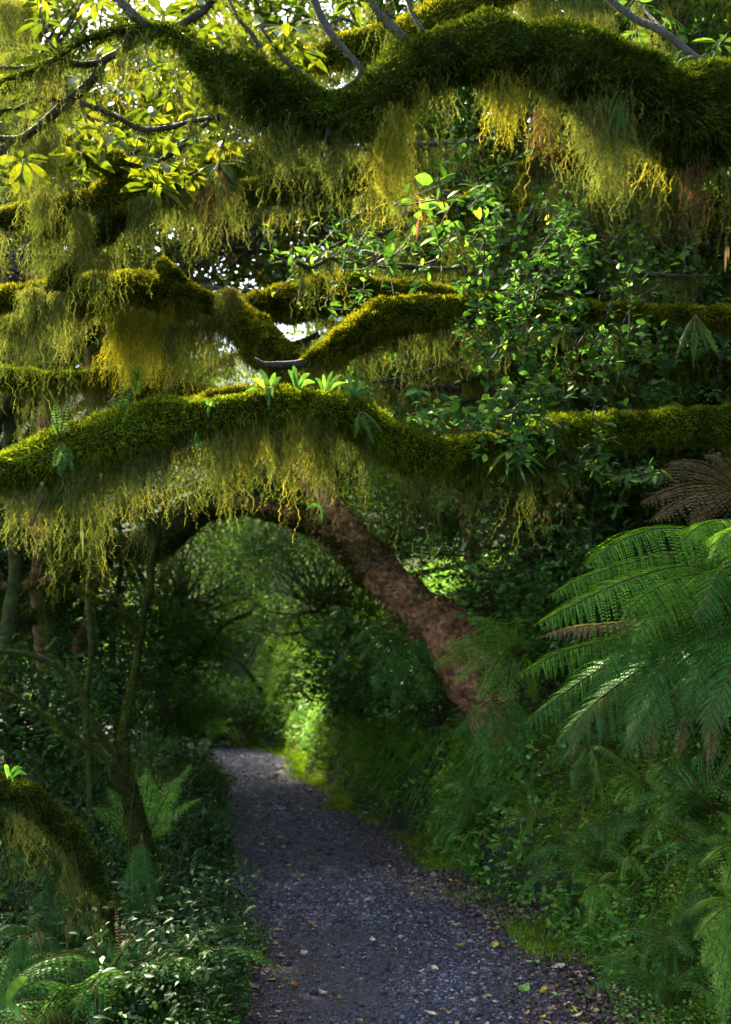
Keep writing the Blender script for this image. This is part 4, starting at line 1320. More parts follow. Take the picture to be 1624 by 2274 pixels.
# ------------------------------------------------------------------ climbers on the right
def climber(label, u0, u1, v0, v1, d0, d1, nst, lpl, leaf, mat='leaf_climb', asp=.62, tilt=.5):
    b_ = P((u0 + u1) / 2, v1, (d0 + d1) / 2)
    tt = thing('climbing_shrub', label, 'shrub', b_)
    g, st = Geo(), Geo()
    for _ in range(nst):
        u, v, d = random.uniform(u0, u1), random.uniform(v0 + (v1 - v0) * .3, v1), random.uniform(d0, d1)
        q0 = P(u, v, d)
        q1 = P(u + random.gauss(0, (u1 - u0) * .18), max(v0, v - random.uniform(.1, .45) * (v1 - v0)), d)
        mid = (q0 + q1) / 2 + rv(1, .08)[0]
        pp = spline([q0, mid, q1], 14)
        tube(st, pp, np.linspace(.004, .0015, 14), 4)
        i = rng.integers(0, 13, lpl)
        q = pp[i] + rv(lpl, .012)
        d_ = norm(rv(lpl) * [1, 1, .5] + DOWN * .25 + [0, -.35, 0])
        up = norm(np.array([0, -tilt, .9]) + rv(lpl, .45))
        L = leaf * (.55 + .7 * rng.random(lpl))
        stamp(g, LEAF, q + d_ * .01, d_, up, L, L * asp)
    so_ = put(st, 'stem', 'twig', tt)
    put(g, 'foliage', mat, tt)
    return tt


climber('climber with big pale green leaves lit against the dark, right of the golden beard', 900, 1060, 330, 560, 4.9, 5.6, 8, 7, .085)
climber('climber with round glossy leaves in the dark upper right gap under the great limb', 1050, 1330, 400, 640, 5.2, 6.2, 30, 16, .052)
climber('cluster of round shiny leaves hanging over the end of the bright mossy limb', 1060, 1260, 560, 820, 4.9, 5.6, 40, 20, .048)
climber('climber leaves spread along the shaded right end of the bright limb', 1240, 1440, 560, 860, 5.0, 5.8, 22, 14, .046)
climber('low leafy climber sitting on the middle of the long green limb', 920, 1240, 840, 1010, 4.8, 5.4, 34, 14, .055)
climber('dark long-leaved plant hanging below the right part of the long limb', 1140, 1420, 880, 1080, 5.0, 5.6, 22, 12, .075, 'leaf_mid', .35)
climber('pale leaves fanned out above the left of the bright limb', 640, 960, 480, 690, 5.6, 6.6, 34, 12, .06, 'leaf_climb', .4)
climber('leafy vine veil deep between the great limb and the bright limb at right', 960, 1420, 260, 700, 6.4, 7.6, 60, 18, .06, 'leaf_climb', .6)
climber('leafy vine veil in the gap between the bright limb and the long limb', 960, 1500, 690, 960, 6.2, 7.2, 50, 18, .06, 'leaf_climb', .6)
climber('sparse leafy vine under the right half of the long limb', 900, 1400, 1020, 1300, 6.8, 8.2, 44, 16, .06, 'leaf_climb', .5)
climber('dark leafy tangle at the right edge between the limbs', 1380, 1640, 420, 900, 6.0, 7.5, 40, 18, .055, 'leaf_mid')
climber('dark bush leaning over the foot of the arching tree', 700, 960, 1330, 1500, 9.2, 10.5, 44, 26, .09, 'leaf_mid', .5)
climber('leafy bush hanging at the right of the arching trunk', 1060, 1230, 1180, 1400, 8.0, 9.0, 24, 20, .06, 'leaf_mid')


# ------------------------------------------------------------------ ferns
def fern_at(label, c, tips, width=.16, npin=26, npl=9, mat='fern', arch=.12, droop=.35, name='fern', cat='fern', group=None, stem=.003, tip_d=None, dry=(), base=.35, peak=.4):
    """fronds from the crown c = (u, v, d) out to tips (u, v, d), or (u, v, d, arch)"""
    C = P(*c)
    tt = thing(name, label, cat, C, group)
    for i, tp in enumerate(tips):
        T = P(*tp[:3])
        ar = tp[3] if len(tp) > 3 else arch
        m = []
        for s in (0, .25, .5, .75, 1):
            q = C * (1 - s) + T * s
            q = q + np.array([0, 0, 1.0]) * ar * 4 * s * (1 - s) * (1.25 - .5 * s)
            m.append(q)
        gl, gs = Geo(), Geo()
        ln_ = np.linalg.norm(T - C) + ar
        view = norm((np.array([0, 0, CAMZ]) - C)[None])[0]
        up = norm((np.array([0, 0, 1.0]) + view * .55 + rv(1, .12)[0])[None])[0]
        frond(gl, gs, m, min(width * min(1.1, .5 + ln_), .21 * ln_), npin, npl, up=up, droop=droop, stem=stem, base=base, peak=peak)
        fm = 'fern_dry' if i in dry else (tp[4] if len(tp) > 4 else mat)
        o = put(gl, 'frond', fm, tt)
        put(gs, 'stalk', 'rachis', o)
    return tt


def frond_px(parent, pts, width, mat='fern', npin=38, npl=15, stem=.004, droop=.5, peak=.45):
    gl, gs = Geo(), Geo()
    m = [P(*q) for q in pts]
    view = norm((np.array([0, 0, CAMZ]) - m[2])[None])[0]
    up = norm((np.array([0, 0, 1.0]) + view * .6)[None])[0]
    frond(gl, gs, m, width * 1.5, npin, npl, up=up, droop=droop, stem=stem, peak=peak)
    o = put(gl, 'frond', mat, parent)
    put(gs, 'stalk', 'rachis', o)


C = P(1685, 1320, 4.9)
tf = thing('tree_fern', 'large soft tree fern with long arching fronds, filling the right edge above the bank', 'fern', (C[0], C[1], gz(C[0], C[1])))
limb(tf, [(C[0], C[1], gz(C[0], C[1]) - .1, .12), (C[0], C[1], C[2] - .5, .10), (C[0], C[1], C[2] - .05, .09)], 'trunk', 'bark_dark', 'moss_dark_shade', 4000, world=True)
S0 = (1685, 1315, 4.9)
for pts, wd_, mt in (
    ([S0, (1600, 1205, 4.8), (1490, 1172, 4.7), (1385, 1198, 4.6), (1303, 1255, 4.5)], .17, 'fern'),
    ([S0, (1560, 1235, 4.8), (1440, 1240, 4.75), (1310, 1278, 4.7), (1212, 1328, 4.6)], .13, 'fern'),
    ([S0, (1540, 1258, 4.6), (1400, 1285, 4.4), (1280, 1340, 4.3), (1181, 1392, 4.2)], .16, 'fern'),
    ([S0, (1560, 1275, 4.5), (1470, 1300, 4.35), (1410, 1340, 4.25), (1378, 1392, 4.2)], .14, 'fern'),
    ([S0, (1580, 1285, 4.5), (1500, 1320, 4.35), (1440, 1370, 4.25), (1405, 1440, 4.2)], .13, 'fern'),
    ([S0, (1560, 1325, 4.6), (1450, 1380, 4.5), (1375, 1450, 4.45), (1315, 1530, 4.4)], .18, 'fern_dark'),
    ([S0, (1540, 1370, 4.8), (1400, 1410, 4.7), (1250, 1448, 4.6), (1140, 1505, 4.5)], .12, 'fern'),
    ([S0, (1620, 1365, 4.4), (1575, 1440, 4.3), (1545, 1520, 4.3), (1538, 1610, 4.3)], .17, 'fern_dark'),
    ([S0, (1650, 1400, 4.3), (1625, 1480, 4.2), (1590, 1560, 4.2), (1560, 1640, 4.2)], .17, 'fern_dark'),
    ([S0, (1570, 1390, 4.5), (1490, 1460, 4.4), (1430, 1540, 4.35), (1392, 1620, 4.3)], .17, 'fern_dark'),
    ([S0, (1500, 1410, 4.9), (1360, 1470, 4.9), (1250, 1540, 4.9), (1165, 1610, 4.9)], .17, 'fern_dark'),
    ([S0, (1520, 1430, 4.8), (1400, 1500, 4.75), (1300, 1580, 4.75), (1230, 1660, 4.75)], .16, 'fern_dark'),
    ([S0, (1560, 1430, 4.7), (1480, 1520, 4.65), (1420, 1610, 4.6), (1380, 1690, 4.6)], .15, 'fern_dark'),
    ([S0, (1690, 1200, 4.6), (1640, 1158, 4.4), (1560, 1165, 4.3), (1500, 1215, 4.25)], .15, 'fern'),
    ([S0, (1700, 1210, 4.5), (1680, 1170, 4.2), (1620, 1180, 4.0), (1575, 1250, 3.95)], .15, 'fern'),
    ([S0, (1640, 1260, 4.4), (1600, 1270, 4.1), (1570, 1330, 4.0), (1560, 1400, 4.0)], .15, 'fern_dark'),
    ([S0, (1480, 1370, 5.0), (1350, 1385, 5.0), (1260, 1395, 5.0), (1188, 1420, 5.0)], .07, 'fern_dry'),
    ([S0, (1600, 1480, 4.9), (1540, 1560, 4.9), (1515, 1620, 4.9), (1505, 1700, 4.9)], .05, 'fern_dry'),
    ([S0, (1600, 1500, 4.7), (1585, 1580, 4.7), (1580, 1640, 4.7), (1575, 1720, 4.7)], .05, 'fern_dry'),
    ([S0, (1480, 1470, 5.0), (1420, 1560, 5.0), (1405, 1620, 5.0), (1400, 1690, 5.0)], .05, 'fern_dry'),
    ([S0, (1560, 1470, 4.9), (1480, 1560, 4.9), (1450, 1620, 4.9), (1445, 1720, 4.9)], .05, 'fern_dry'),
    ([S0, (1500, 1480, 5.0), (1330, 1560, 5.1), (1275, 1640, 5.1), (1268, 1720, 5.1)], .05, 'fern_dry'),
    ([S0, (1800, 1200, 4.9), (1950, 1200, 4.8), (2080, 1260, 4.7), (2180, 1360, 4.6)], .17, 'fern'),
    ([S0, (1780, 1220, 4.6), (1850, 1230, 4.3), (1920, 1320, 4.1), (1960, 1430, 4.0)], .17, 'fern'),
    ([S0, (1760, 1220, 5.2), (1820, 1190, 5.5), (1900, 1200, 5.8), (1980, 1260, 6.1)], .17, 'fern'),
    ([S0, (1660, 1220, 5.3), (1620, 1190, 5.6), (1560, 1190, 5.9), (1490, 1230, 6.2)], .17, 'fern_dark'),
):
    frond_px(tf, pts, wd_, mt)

fern_at('fern with narrow pale fronds at the foot of the arching trunk', (1150, 1450, 7.2),
        [(970, 1445, 6.9), (958, 1482, 6.9), (1035, 1375, 7.4, .1), (1005, 1520, 7.2), (1060, 1560, 7.2), (1120, 1580, 7.2), (1225, 1500, 7.4), (1190, 1560, 7.2), (1060, 1400, 7.8), (1240, 1420, 7.8), (1160, 1370, 8.0)],
        .14, 26, 6, 'fern', .10)
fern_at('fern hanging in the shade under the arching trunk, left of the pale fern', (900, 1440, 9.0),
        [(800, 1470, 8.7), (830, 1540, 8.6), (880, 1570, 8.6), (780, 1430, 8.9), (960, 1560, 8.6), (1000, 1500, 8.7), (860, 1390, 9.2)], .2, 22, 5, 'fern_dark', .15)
fern_at('dull fern fronds in deep shade above the large tree fern', (1660, 1110, 6.2),
        [(1420, 1120, 6.0), (1400, 1060, 6.2), (1470, 1030, 6.4), (1440, 1160, 5.9), (1530, 1170, 5.9), (1560, 1010, 6.4)], .15, 26, 6, 'fern_dry', .1)
fern_at('fern drooping down the bank between the pale fern and the tree fern', (1120, 1560, 7.2),
        [(1040, 1700, 6.9), (1080, 1720, 6.8), (1010, 1640, 7.0), (1160, 1700, 6.9), (1190, 1640, 7.0)], .14, 24, 6, 'fern_dark', .08)
fern_at('bright light green fern at the lower right corner of the photo', (1640, 2010, 4.5),
        [(1540, 2090, 4.4), (1560, 2150, 4.4), (1590, 2200, 4.35), (1570, 1960, 4.5), (1530, 2020, 4.5), (1600, 1920, 4.6), (1650, 2250, 4.3), (1600, 2270, 4.35)], .09, 26, 6, 'fern', .03)
fern_at('light green fern low at the right edge, above the corner fern', (1650, 1880, 4.3),
        [(1560, 1870, 4.2), (1550, 1930, 4.2), (1590, 1800, 4.3), (1610, 1980, 4.15)], .08, 24, 5, 'fern', .03)
fern_at('small pale fern on the mossy bank above the orange leaf', (1430, 1740, 5.0), [(1370, 1700, 4.95), (1350, 1740, 4.95), (1360, 1790, 4.9), (1400, 1810, 4.9), (1480, 1700, 5.0), (1490, 1770, 4.9)], .06, 20, 4, 'fern', .03)
fern_at('small fern at the foot of the bank near the cream leaves', (1330, 1960, 5.1), [(1290, 2010, 5.0), (1310, 2060, 5.0), (1360, 2050, 5.0), (1400, 2010, 5.0), (1370, 1940, 5.05), (1270, 1960, 5.05)], .05, 18, 4, 'fern', .02)
fern_at('little pinnate fern with round lobes low on the bank', (1400, 1900, 5.0), [(1350, 1870, 4.9), (1380, 1960, 4.9), (1440, 1960, 4.9), (1450, 1880, 4.9)], .035, 16, 0, 'fern', .02)
fern_at('fern on the bank under the dry hanging fronds', (1310, 1560 + 100, 5.3), [(1240, 1700, 5.2), (1270, 1760, 5.2), (1340, 1760, 5.1), (1390, 1700, 5.1)], .06, 20, 4, 'fern_dark', .03)
# left side
fern_at('pale fern with upright fronds behind the mossy foot of the forked sapling', (318, 1900, 7.4),
        [(235, 1745, 7.6), (200, 1790, 7.4), (345, 1730, 7.6), (330, 1700, 7.8, .02), (405, 1720, 7.5), (430, 1690, 7.6), (450, 1770, 7.2), (260, 1830, 7.1), (390, 1840, 7.1)], .11, 24, 5, 'fern', .08)
fern_at('smaller pale fern farther back on the left side of the track', (330, 1690, 9.6), [(290, 1640, 9.6), (335, 1620, 9.7), (300, 1720, 9.3), (385, 1650, 9.5), (375, 1700, 9.3), (350, 1630, 9.9)], .13, 20, 4, 'fern', .05)
fern_at('fern at the left of the bend, arching toward the track', (420, 1640, 13), [(340, 1600, 13), (370, 1560, 13), (450, 1580, 12.8), (480, 1640, 12.6), (500, 1620, 12.8), (380, 1680, 12.5), (300, 1640, 13)], .3, 20, 4, 'fern', .2)
fern_at('low fern tangle at the inner edge of the bend', (495, 1635, 15), [(440, 1620, 15), (470, 1600, 15), (520, 1610, 14.8), (530, 1650, 14.6), (450, 1660, 14.6)], .3, 16, 3, 'fern', .15)
fern_at('dark fern hanging straight down over the mossy foot of the sapling', (315, 1850, 6.2),
        [(320, 2070, 5.9, .0), (345, 2050, 5.9, .02), (280, 2060, 5.9, .02), (300, 2100, 5.8, 0)], .075, 30, 7, 'fern_dark', .05)
fern_at('dark fern at the bottom left with fronds hanging beside the croziers', (270, 2120, 5.2),
        [(265, 2260, 5.0, .03), (200, 2270, 5.0, .04), (320, 2250, 5.0, .04), (340, 2180, 5.1, .04), (180, 2200, 5.1, .05), (150, 2120, 5.3, .05)], .10, 30, 6, 'fern_dark', .05)
fern_at('fern with pale edged fronds at the left frame edge near the bottom', (60, 2080, 5.3),
        [(10, 2190, 5.1), (40, 2230, 5.1), (100, 2220, 5.1), (150, 2160, 5.2), (-30, 2100, 5.2), (110, 2040, 5.4)], .11, 28, 6, 'fern_dark', .06)
fern_at('dark fern in the undergrowth below the mossy bough', (130, 1990, 6.2),
        [(60, 2050, 6.0), (110, 2090, 6.0), (180, 2080, 6.0), (220, 2020, 6.1), (50, 1960, 6.2), (180, 1930, 6.4)], .13, 26, 5, 'fern_dark', .08)
FA = [fern_asset('fern', 9, .62, .10, 22, 4, 'fern_dark', arch=1.0, lift=1.1), fern_asset('fern', 8, .5, .085, 20, 4, 'fern', arch=.9, lift=1.0), fern_asset('fern', 7, .34, .06, 16, 3, 'fern', arch=.8, lift=.9),
      fern_asset('fern', 6, .45, .06, 18, 3, 'fern_dry', arch=1.5, lift=.2)]
first = [True] * 4


def place_fern(k, x, y, sc_, label, group):
    o = FA[k] if first[k] else copy_tree(FA[k])
    first[k] = False
    nn = Vector(norm((gnormal(np.array([x]), np.array([y]))[0] + [0, 0, .8])[None])[0])
    o.location = (x, y, gz(x, y) + .02)
    o.rotation_euler = (nn.to_track_quat('Z', 'Y').to_matrix() @ __import__('mathutils').Matrix.Rotation(random.uniform(0, 6.28), 3, 'Z')).to_euler()
    o.scale = (sc_,) * 3
    tag(o, label, 'fern', group)


for i in range(26):
    y = 4.9 * (14 / 4.9) ** random.random()
    t = .35 + 1.9 * random.random()
    place_fern(0 if i % 3 else 1, float(xl(y) - t), y, random.uniform(.7, 1.25), 'dark fern rosette in the shaded undergrowth left of the track' if i % 3 else 'fresher green fern rosette in the undergrowth left of the track',
               'dark ferns left of the track' if i % 3 else 'fresh ferns left of the track')
for i in range(64):
    y = 4.9 * (13 / 4.9) ** random.random()
    t = .35 + 1.5 * random.random()
    place_fern(2 if i % 2 else 0, float(xr(y) + t), y, random.uniform(.45, 1.15), 'little fern growing out of the mossy right bank' if i % 2 else 'darker fern rosette growing out of the right bank',
               'little ferns on the right bank' if i % 2 else 'dark ferns on the right bank')
for i in range(12):
    y = 5.6 * (11 / 5.6) ** random.random()
    place_fern(3, float(xr(y) + random.uniform(.8, 1.5)), y, random.uniform(.7, 1.3), 'dead brown fern skirt drooping down the right bank', 'dead ferns on the right bank')
# a tangle of thin stems, roots and dead twigs in the undergrowth
g = Geo()
for i in range(420):
    left = random.random() < .72
    y = 5.0 * (13 / 5.0) ** random.random()
    x = float(xl(y) - random.uniform(.3, 3.4)) if left else float(xr(y) + random.uniform(.5, 2.2))
    z = gz(x, y)
    h_ = random.uniform(.25, 1.6) if left else random.uniform(.1, .45)
    dx, dy = random.gauss(0, .45), random.gauss(0, .4)
    pp = spline([(x, y, z), (x + dx * .3 + random.gauss(0, .07), y + dy * .4, z + h_ * .45), (x + dx * .6, y + dy * .7 + random.gauss(0, .07), z + h_ * .8), (x + dx, y + dy, z + h_ * random.uniform(.6, 1.1))], 14)
    tube(g, pp, np.linspace(random.uniform(.002, .006), .001, 14), 4, cap=False)
tag(put(g, 'stem_tangle', 'bark_green'), kind='stuff')
# tall young curled stems of the bottom left fern
cz = thing('young_fern', 'cluster of tall brown unrolling fern croziers at lower left beside the sapling', 'fern', P(275, 2200, 5.3))
for pts in ([(280, 2230), (272, 2130), (262, 2060), (255, 2010)], [(300, 2220), (320, 2130), (340, 2060), (350, 2020)], [(310, 2200), (318, 2130), (315, 2090)],
            [(240, 2150), (215, 2100), (190, 2060), (188, 2050)], [(150, 2110), (152, 2070), (155, 2030)], [(95, 2120), (88, 2080), (80, 2055)], [(290, 2170), (285, 2100), (288, 2050)]):
    gl, gs = Geo(), Geo()
    m = [P(u, v, 5.2) for u, v in pts]
    frond(gl, gs, m, .022, 22, 0, up=(0, -1, .2), stem=.005, start=.3, peak=.5)
    tipc = m[-1]
    a = np.linspace(0, 3.3 * PI, 26)
    rr = .016 * (1 - a / (3.6 * PI))
    sp = tipc + np.stack([rr * np.cos(a) - .016, 0 * a, rr * np.sin(a)], -1)
    tube(gs, sp, .004, 5)
    o = put(gs, 'stalk', 'rachis', cz)
    put(gl, 'leaflets', 'fern_dry', o)

# single long beards, hung from points spread over every limb in view
def in_view(q):
    y = q[1] * CP + (q[2] - CAMZ) * SP
    z = -q[1] * SP + (q[2] - CAMZ) * CP
    return 812 + q[0] / y * F, 1137 - z / y * F


pts = []
for lo_, p_, r_ in LIMBS:
    for i in range(0, len(p_), 3):
        u_, v_ = in_view(p_[i])
        if -20 < u_ < 1650 and -40 < v_ < 1180 and 3.3 < p_[i][1] < 10.5:
            pts.append((lo_, p_[i], r_[i], u_, v_))
random.shuffle(pts)
per = {}
for lo_, q_, rr_, u_, v_ in pts[:520]:
    far = q_[1] > 5.8
    n_ = random.randint(10, 42)
    L0 = random.uniform(.12, .42) * (1.5 if far else 1.0) * (1.25 if u_ > 800 else 1)
    if 480 < u_ < 900 and 930 < v_ < 1180: L0 = min(L0, .28)
    off = np.clip(rng.normal(size=n_), -2, 2)
    sp_ = random.uniform(.007, .02)
    roots = q_ + np.stack([off * sp_, rng.normal(size=n_) * sp_, -rr_ * .8 - np.abs(off) * .01], -1)
    g = per.setdefault(lo_.name, (lo_, Geo(), Geo()))
    strands(g[1 + (random.random() < .12)], roots, L0 * np.exp(-(off / 1.2) ** 2) * (.3 + .7 * rng.random(n_)), .016, .0030 if far else .0024, .35, .014)
for lo_, ga, gb in per.values():
    put(ga, 'hanging_moss', 'beard', lo_)
    put(gb, 'hanging_moss', 'beard_gold', lo_)

# ferns and strap leaves growing on the limbs
fern_at('small upright comb shaped fern standing on the left part of the long limb', (132, 975, 4.42), [(120, 893, 4.42, 0), (152, 885, 4.42, .01), (112, 925, 4.4, .01), (165, 930, 4.4, .01)], .035, 12, 0, 'leaf_climb', .01)
fern_at('small drooping fern hanging on the front of the long limb at left', (140, 985, 4.38), [(135, 1062, 4.3, .02), (160, 1045, 4.3, .02), (120, 1040, 4.3, .02)], .04, 14, 0, 'leaf_climb', .02)
fern_at('pale lobed fern above the long limb, under the shaggy skirt', (280, 930, 4.5), [(268, 850, 4.5, 0), (295, 855, 4.5, .01), (255, 880, 4.5, .01)], .04, 10, 0, 'leaf_climb', .01)
fern_at('feathery fern hanging from the moss skirt at left centre', (310, 800, 6.4), [(270, 870, 6.3), (300, 880, 6.3), (325, 850, 6.3), (285, 830, 6.3)], .07, 20, 4, 'fern', .01)
fern_at('dark feathery fern on the long limb right of the strap leaves', (800, 915, 4.7), [(830, 990, 4.6), (790, 975, 4.6), (850, 960, 4.6)], .028, 22, 5, 'fern_dark', .02)
fern_at('fine feathery fern hanging beside the junction of the great dark limb', (1380, 200, 3.55), [(1345, 300, 3.5, .0), (1365, 340, 3.5, .0), (1390, 330, 3.5, 0), (1350, 250, 3.5, .02)], .018, 26, 4, 'fern_dark', .01)
fern_at('feathery hanging fern near the right edge between the limbs', (1545, 700, 5.0), [(1500, 800, 4.9), (1540, 820, 4.9), (1570, 780, 4.9), (1600, 800, 4.9)], .025, 24, 5, 'fern_dark', .02)
fern_at('small fern on top of the great limb at the upper right', (1500, 150, 3.75), [(1440, 140, 3.7), (1470, 120, 3.75), (1550, 125, 3.8), (1520, 110, 3.8)], .035, 16, 0, 'leaf_mid', .02)


def strap(label, u, v, d, tips, wd_=.022, mat='leaf_climb'):
    wd_ = wd_ * .5
    C_ = P(u, v, d)
    tt = thing('strap_leaf_plant', label, 'plant', C_)
    for a, b, dd in tips:
        T = P(a, b, dd)
        m = spline([C_, (C_ + T) / 2 + [0, 0, .02], T], 9)
        w_ = wd_ * np.sin(PI * np.linspace(.08, .97, 9)) ** .7
        t_ = norm(np.gradient(m, axis=0))
        sd = norm(np.cross(t_, [0.1, 1, 0.15]))
        g = Geo()
        vv = np.stack([m - sd * w_[:, None] + [0, -.004, 0], m, m + sd * w_[:, None] + [0, -.004, 0]], 1).reshape(-1, 3)
        f = []
        for i in range(8):
            for j in range(2):
                o = i * 3 + j
                f += [[o, o + 1, o + 4], [o, o + 4, o + 3]]
        g.add(vv, f)
        put(g, 'leaf', mat, tt, smooth=True)
    return tt


strap('bright green strap leaves standing up left of the bare broken tip', 600, 878, 4.7, [(560, 842, 4.7), (578, 820, 4.7), (612, 828, 4.68), (625, 838, 4.7), (545, 870, 4.65), (595, 860, 4.7)])
strap('single vivid strap leaf hanging over the front of the long limb', 598, 862, 4.62, [(597, 912, 4.6), (590, 890, 4.6), (608, 885, 4.6)], .016)
strap('tuft of strap leaves on the limb right of the bare broken tip', 660, 868, 4.75, [(640, 822, 4.75), (652, 812, 4.75), (688, 830, 4.75), (700, 850, 4.75)])
strap('upright bluish strap leaves near the crest of the long limb', 722, 880, 4.78, [(700, 840, 4.78), (718, 832, 4.78), (740, 825, 4.78), (760, 832, 4.78), (768, 850, 4.78)], .016)
strap('strap leaves at the right end of the crest of the long limb', 785, 885, 4.8, [(770, 830, 4.8), (800, 828, 4.8), (812, 850, 4.8), (830, 870, 4.8), (760, 860, 4.78)], .018)
strap('forked pale leaf on the front of the long limb at centre left', 465, 905, 4.55, [(450, 898, 4.5), (462, 930, 4.5), (478, 905, 4.5)], .014)
strap('light green leaves hanging under the long limb at centre', 440, 960, 4.55, [(432, 985, 4.5), (440, 1010, 4.5), (430, 1000, 4.5)], .010)
strap('two pale leaves dangling in front of the arching trunk', 715, 1130, 4.6, [(680, 1132, 4.6), (715, 1160, 4.6)], .014)
strap('long yellow dead leaf dangling at left centre', 182, 1150, 4.3, [(180, 1200, 4.3), (185, 1240, 4.3)], .008, 'fall yellow')
strap('yellow orange dead leaf hanging in the dark right of the golden beard', 930, 490, 4.9, [(925, 530, 4.9), (938, 490, 4.9)], .012, 'fall orange')
ol = strap('curled orange dead leaf hanging at the right edge', 1614, 550, 3.75, [(1610, 605, 3.75), (1618, 575, 3.75)], .010, 'fall orange')
g = Geo()
tube(g, spline([P(1614, 552, 3.75), P(1611, 450, 3.75), P(1616, 300, 3.75)], 12), .0014, 4)
put(g, 'stalk', 'twig', ol)
strap('glossy hanging strap leaves at the right under the long limb', 1130, 1000, 5.0, [(1125, 1070, 4.95), (1190, 1060, 4.9), (1170, 1080, 4.95), (1080, 1060, 5), (1210, 1040, 4.9)], .016, 'leaf_mid')
strap('bright round leaf sprouting at the lower left corner', 10, 2230, 4.2, [(60, 2170, 4.15), (-10, 2190, 4.2), (50, 2265, 4.1)], .035, 'leaf_climb')
strap('large fresh leaf at the right edge below the tree fern', 1640, 1600, 4.5, [(1600, 1560, 4.45), (1610, 1590, 4.4)], .028, 'leaf_climb')
strap('broad leaved seedling tuft at the upper left track edge', 20, 1730, 5.0, [(50, 1705, 4.9), (60, 1720, 4.9), (10, 1700, 5), (30, 1735, 4.85)], .022, 'leaf_climb')


# broad-leaved seedlings on the bank and along the left edge
def seedling(label, u, v, size, nros, mat='leaf_ground', group=None):
    gp = ground_at(u, v)
    if not gp: return
    X, Y = gp
    Z = float(height(X, Y))
    nn = gnormal(np.array([X]), np.array([Y]))[0]
    tt = thing('seedling', label, 'plant', (X, Y, Z), group)
    base = np.array([X, Y, Z])
    spots, st = [], Geo()
    for _ in range(nros):
        q = base + nn * random.uniform(.05, .12) + rv(1, size * .5)[0] * [1, 1, .5]
        tube(st, spline([base, (base + q) / 2 + [0, 0, .02], q], 6), .0022, 4)
        spots.append((q, random.uniform(.8, 1.2)))
    put(st, 'stem', 'rachis', tt)
    rosettes(tt, spots, size, mat, 'leaf', (4, 6), .5)


for u_, v_, s_, n_, lb, mt in (
    (1560, 1800, .10, 3, 'seedling with broad serrated leaves low at the right edge of the bank', 'leaf_ground'),
    (1590, 1700, .09, 5, 'broad glossy leaves crowding the right edge under the tree fern', 'leaf_dark'),
    (1500, 1730, .07, 3, 'leafy seedling on the upper bank under the tree fern', 'leaf_ground'),
    (1290, 2000, .06, 2, 'five-leaved seedling at the foot of the bank', 'leaf_ground'),
    (1150, 1880, .06, 2, 'pale seedling in the dark middle of the bank', 'leaf_ground'),
    (1060, 1690, .08, 3, 'bluish seedling on the bank below the pale fern', 'leaf_mid'),
    (880, 1760, .06, 3, 'seedling on the lower bank near the bend', 'leaf_ground'),
    (1200, 1720, .08, 4, 'broad-leaved seedling under the drooping dark fronds', 'leaf_dark'),
    (420, 1960, .07, 5, 'pale edged seedlings overhanging the left edge of the track', 'leaf_mid'),
    (450, 2080, .07, 6, 'seedlings with light grey upper leaves at the left edge of the track', 'leaf_mid'),
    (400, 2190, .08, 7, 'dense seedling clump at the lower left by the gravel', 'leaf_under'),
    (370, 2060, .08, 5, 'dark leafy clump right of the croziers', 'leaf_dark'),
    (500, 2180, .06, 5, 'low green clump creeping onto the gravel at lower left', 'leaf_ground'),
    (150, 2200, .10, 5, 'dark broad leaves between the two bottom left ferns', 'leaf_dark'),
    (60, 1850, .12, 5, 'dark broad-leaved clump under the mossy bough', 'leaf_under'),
):
    seedling(lb, u_, v_, s_, n_, mt)


# ------------------------------------------------------------------ crowns behind
def crown_mesh(seed, n, leaf, mat, **kw):
    g, tw = crown_geo(n, leaf=leaf, **kw)
    return g.mesh('crown', M[mat]), tw.mesh('twigs', M['twig'])


CR = {
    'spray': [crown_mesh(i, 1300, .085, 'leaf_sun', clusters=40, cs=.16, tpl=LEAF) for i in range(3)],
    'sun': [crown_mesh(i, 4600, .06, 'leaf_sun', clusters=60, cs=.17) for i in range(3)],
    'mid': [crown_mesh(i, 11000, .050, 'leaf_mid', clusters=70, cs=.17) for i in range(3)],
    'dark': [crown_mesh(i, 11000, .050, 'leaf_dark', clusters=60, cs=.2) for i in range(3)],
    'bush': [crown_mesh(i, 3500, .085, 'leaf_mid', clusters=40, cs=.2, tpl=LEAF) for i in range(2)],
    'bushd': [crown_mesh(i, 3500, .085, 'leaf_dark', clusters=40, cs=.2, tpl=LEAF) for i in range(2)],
}


def curtain_mesh(n=420, length=.5, mat='beard'):
    c = norm(rv(40)) * rng.random((40, 1)) ** .4
    k = rng.integers(0, 40, n)
    q = c[k] + rv(n, .045)
    L = length * (0.3 + .7 * rng.random(40))[k] * (.4 + .6 * rng.random(n))
    g = Geo()
    strands(g, q, L, .022, .0035, .3, .022)
    return g.mesh('hanging_moss', M[mat])


CURT = [curtain_mesh(), curtain_mesh(), curtain_mesh(mat='beard_gold')]


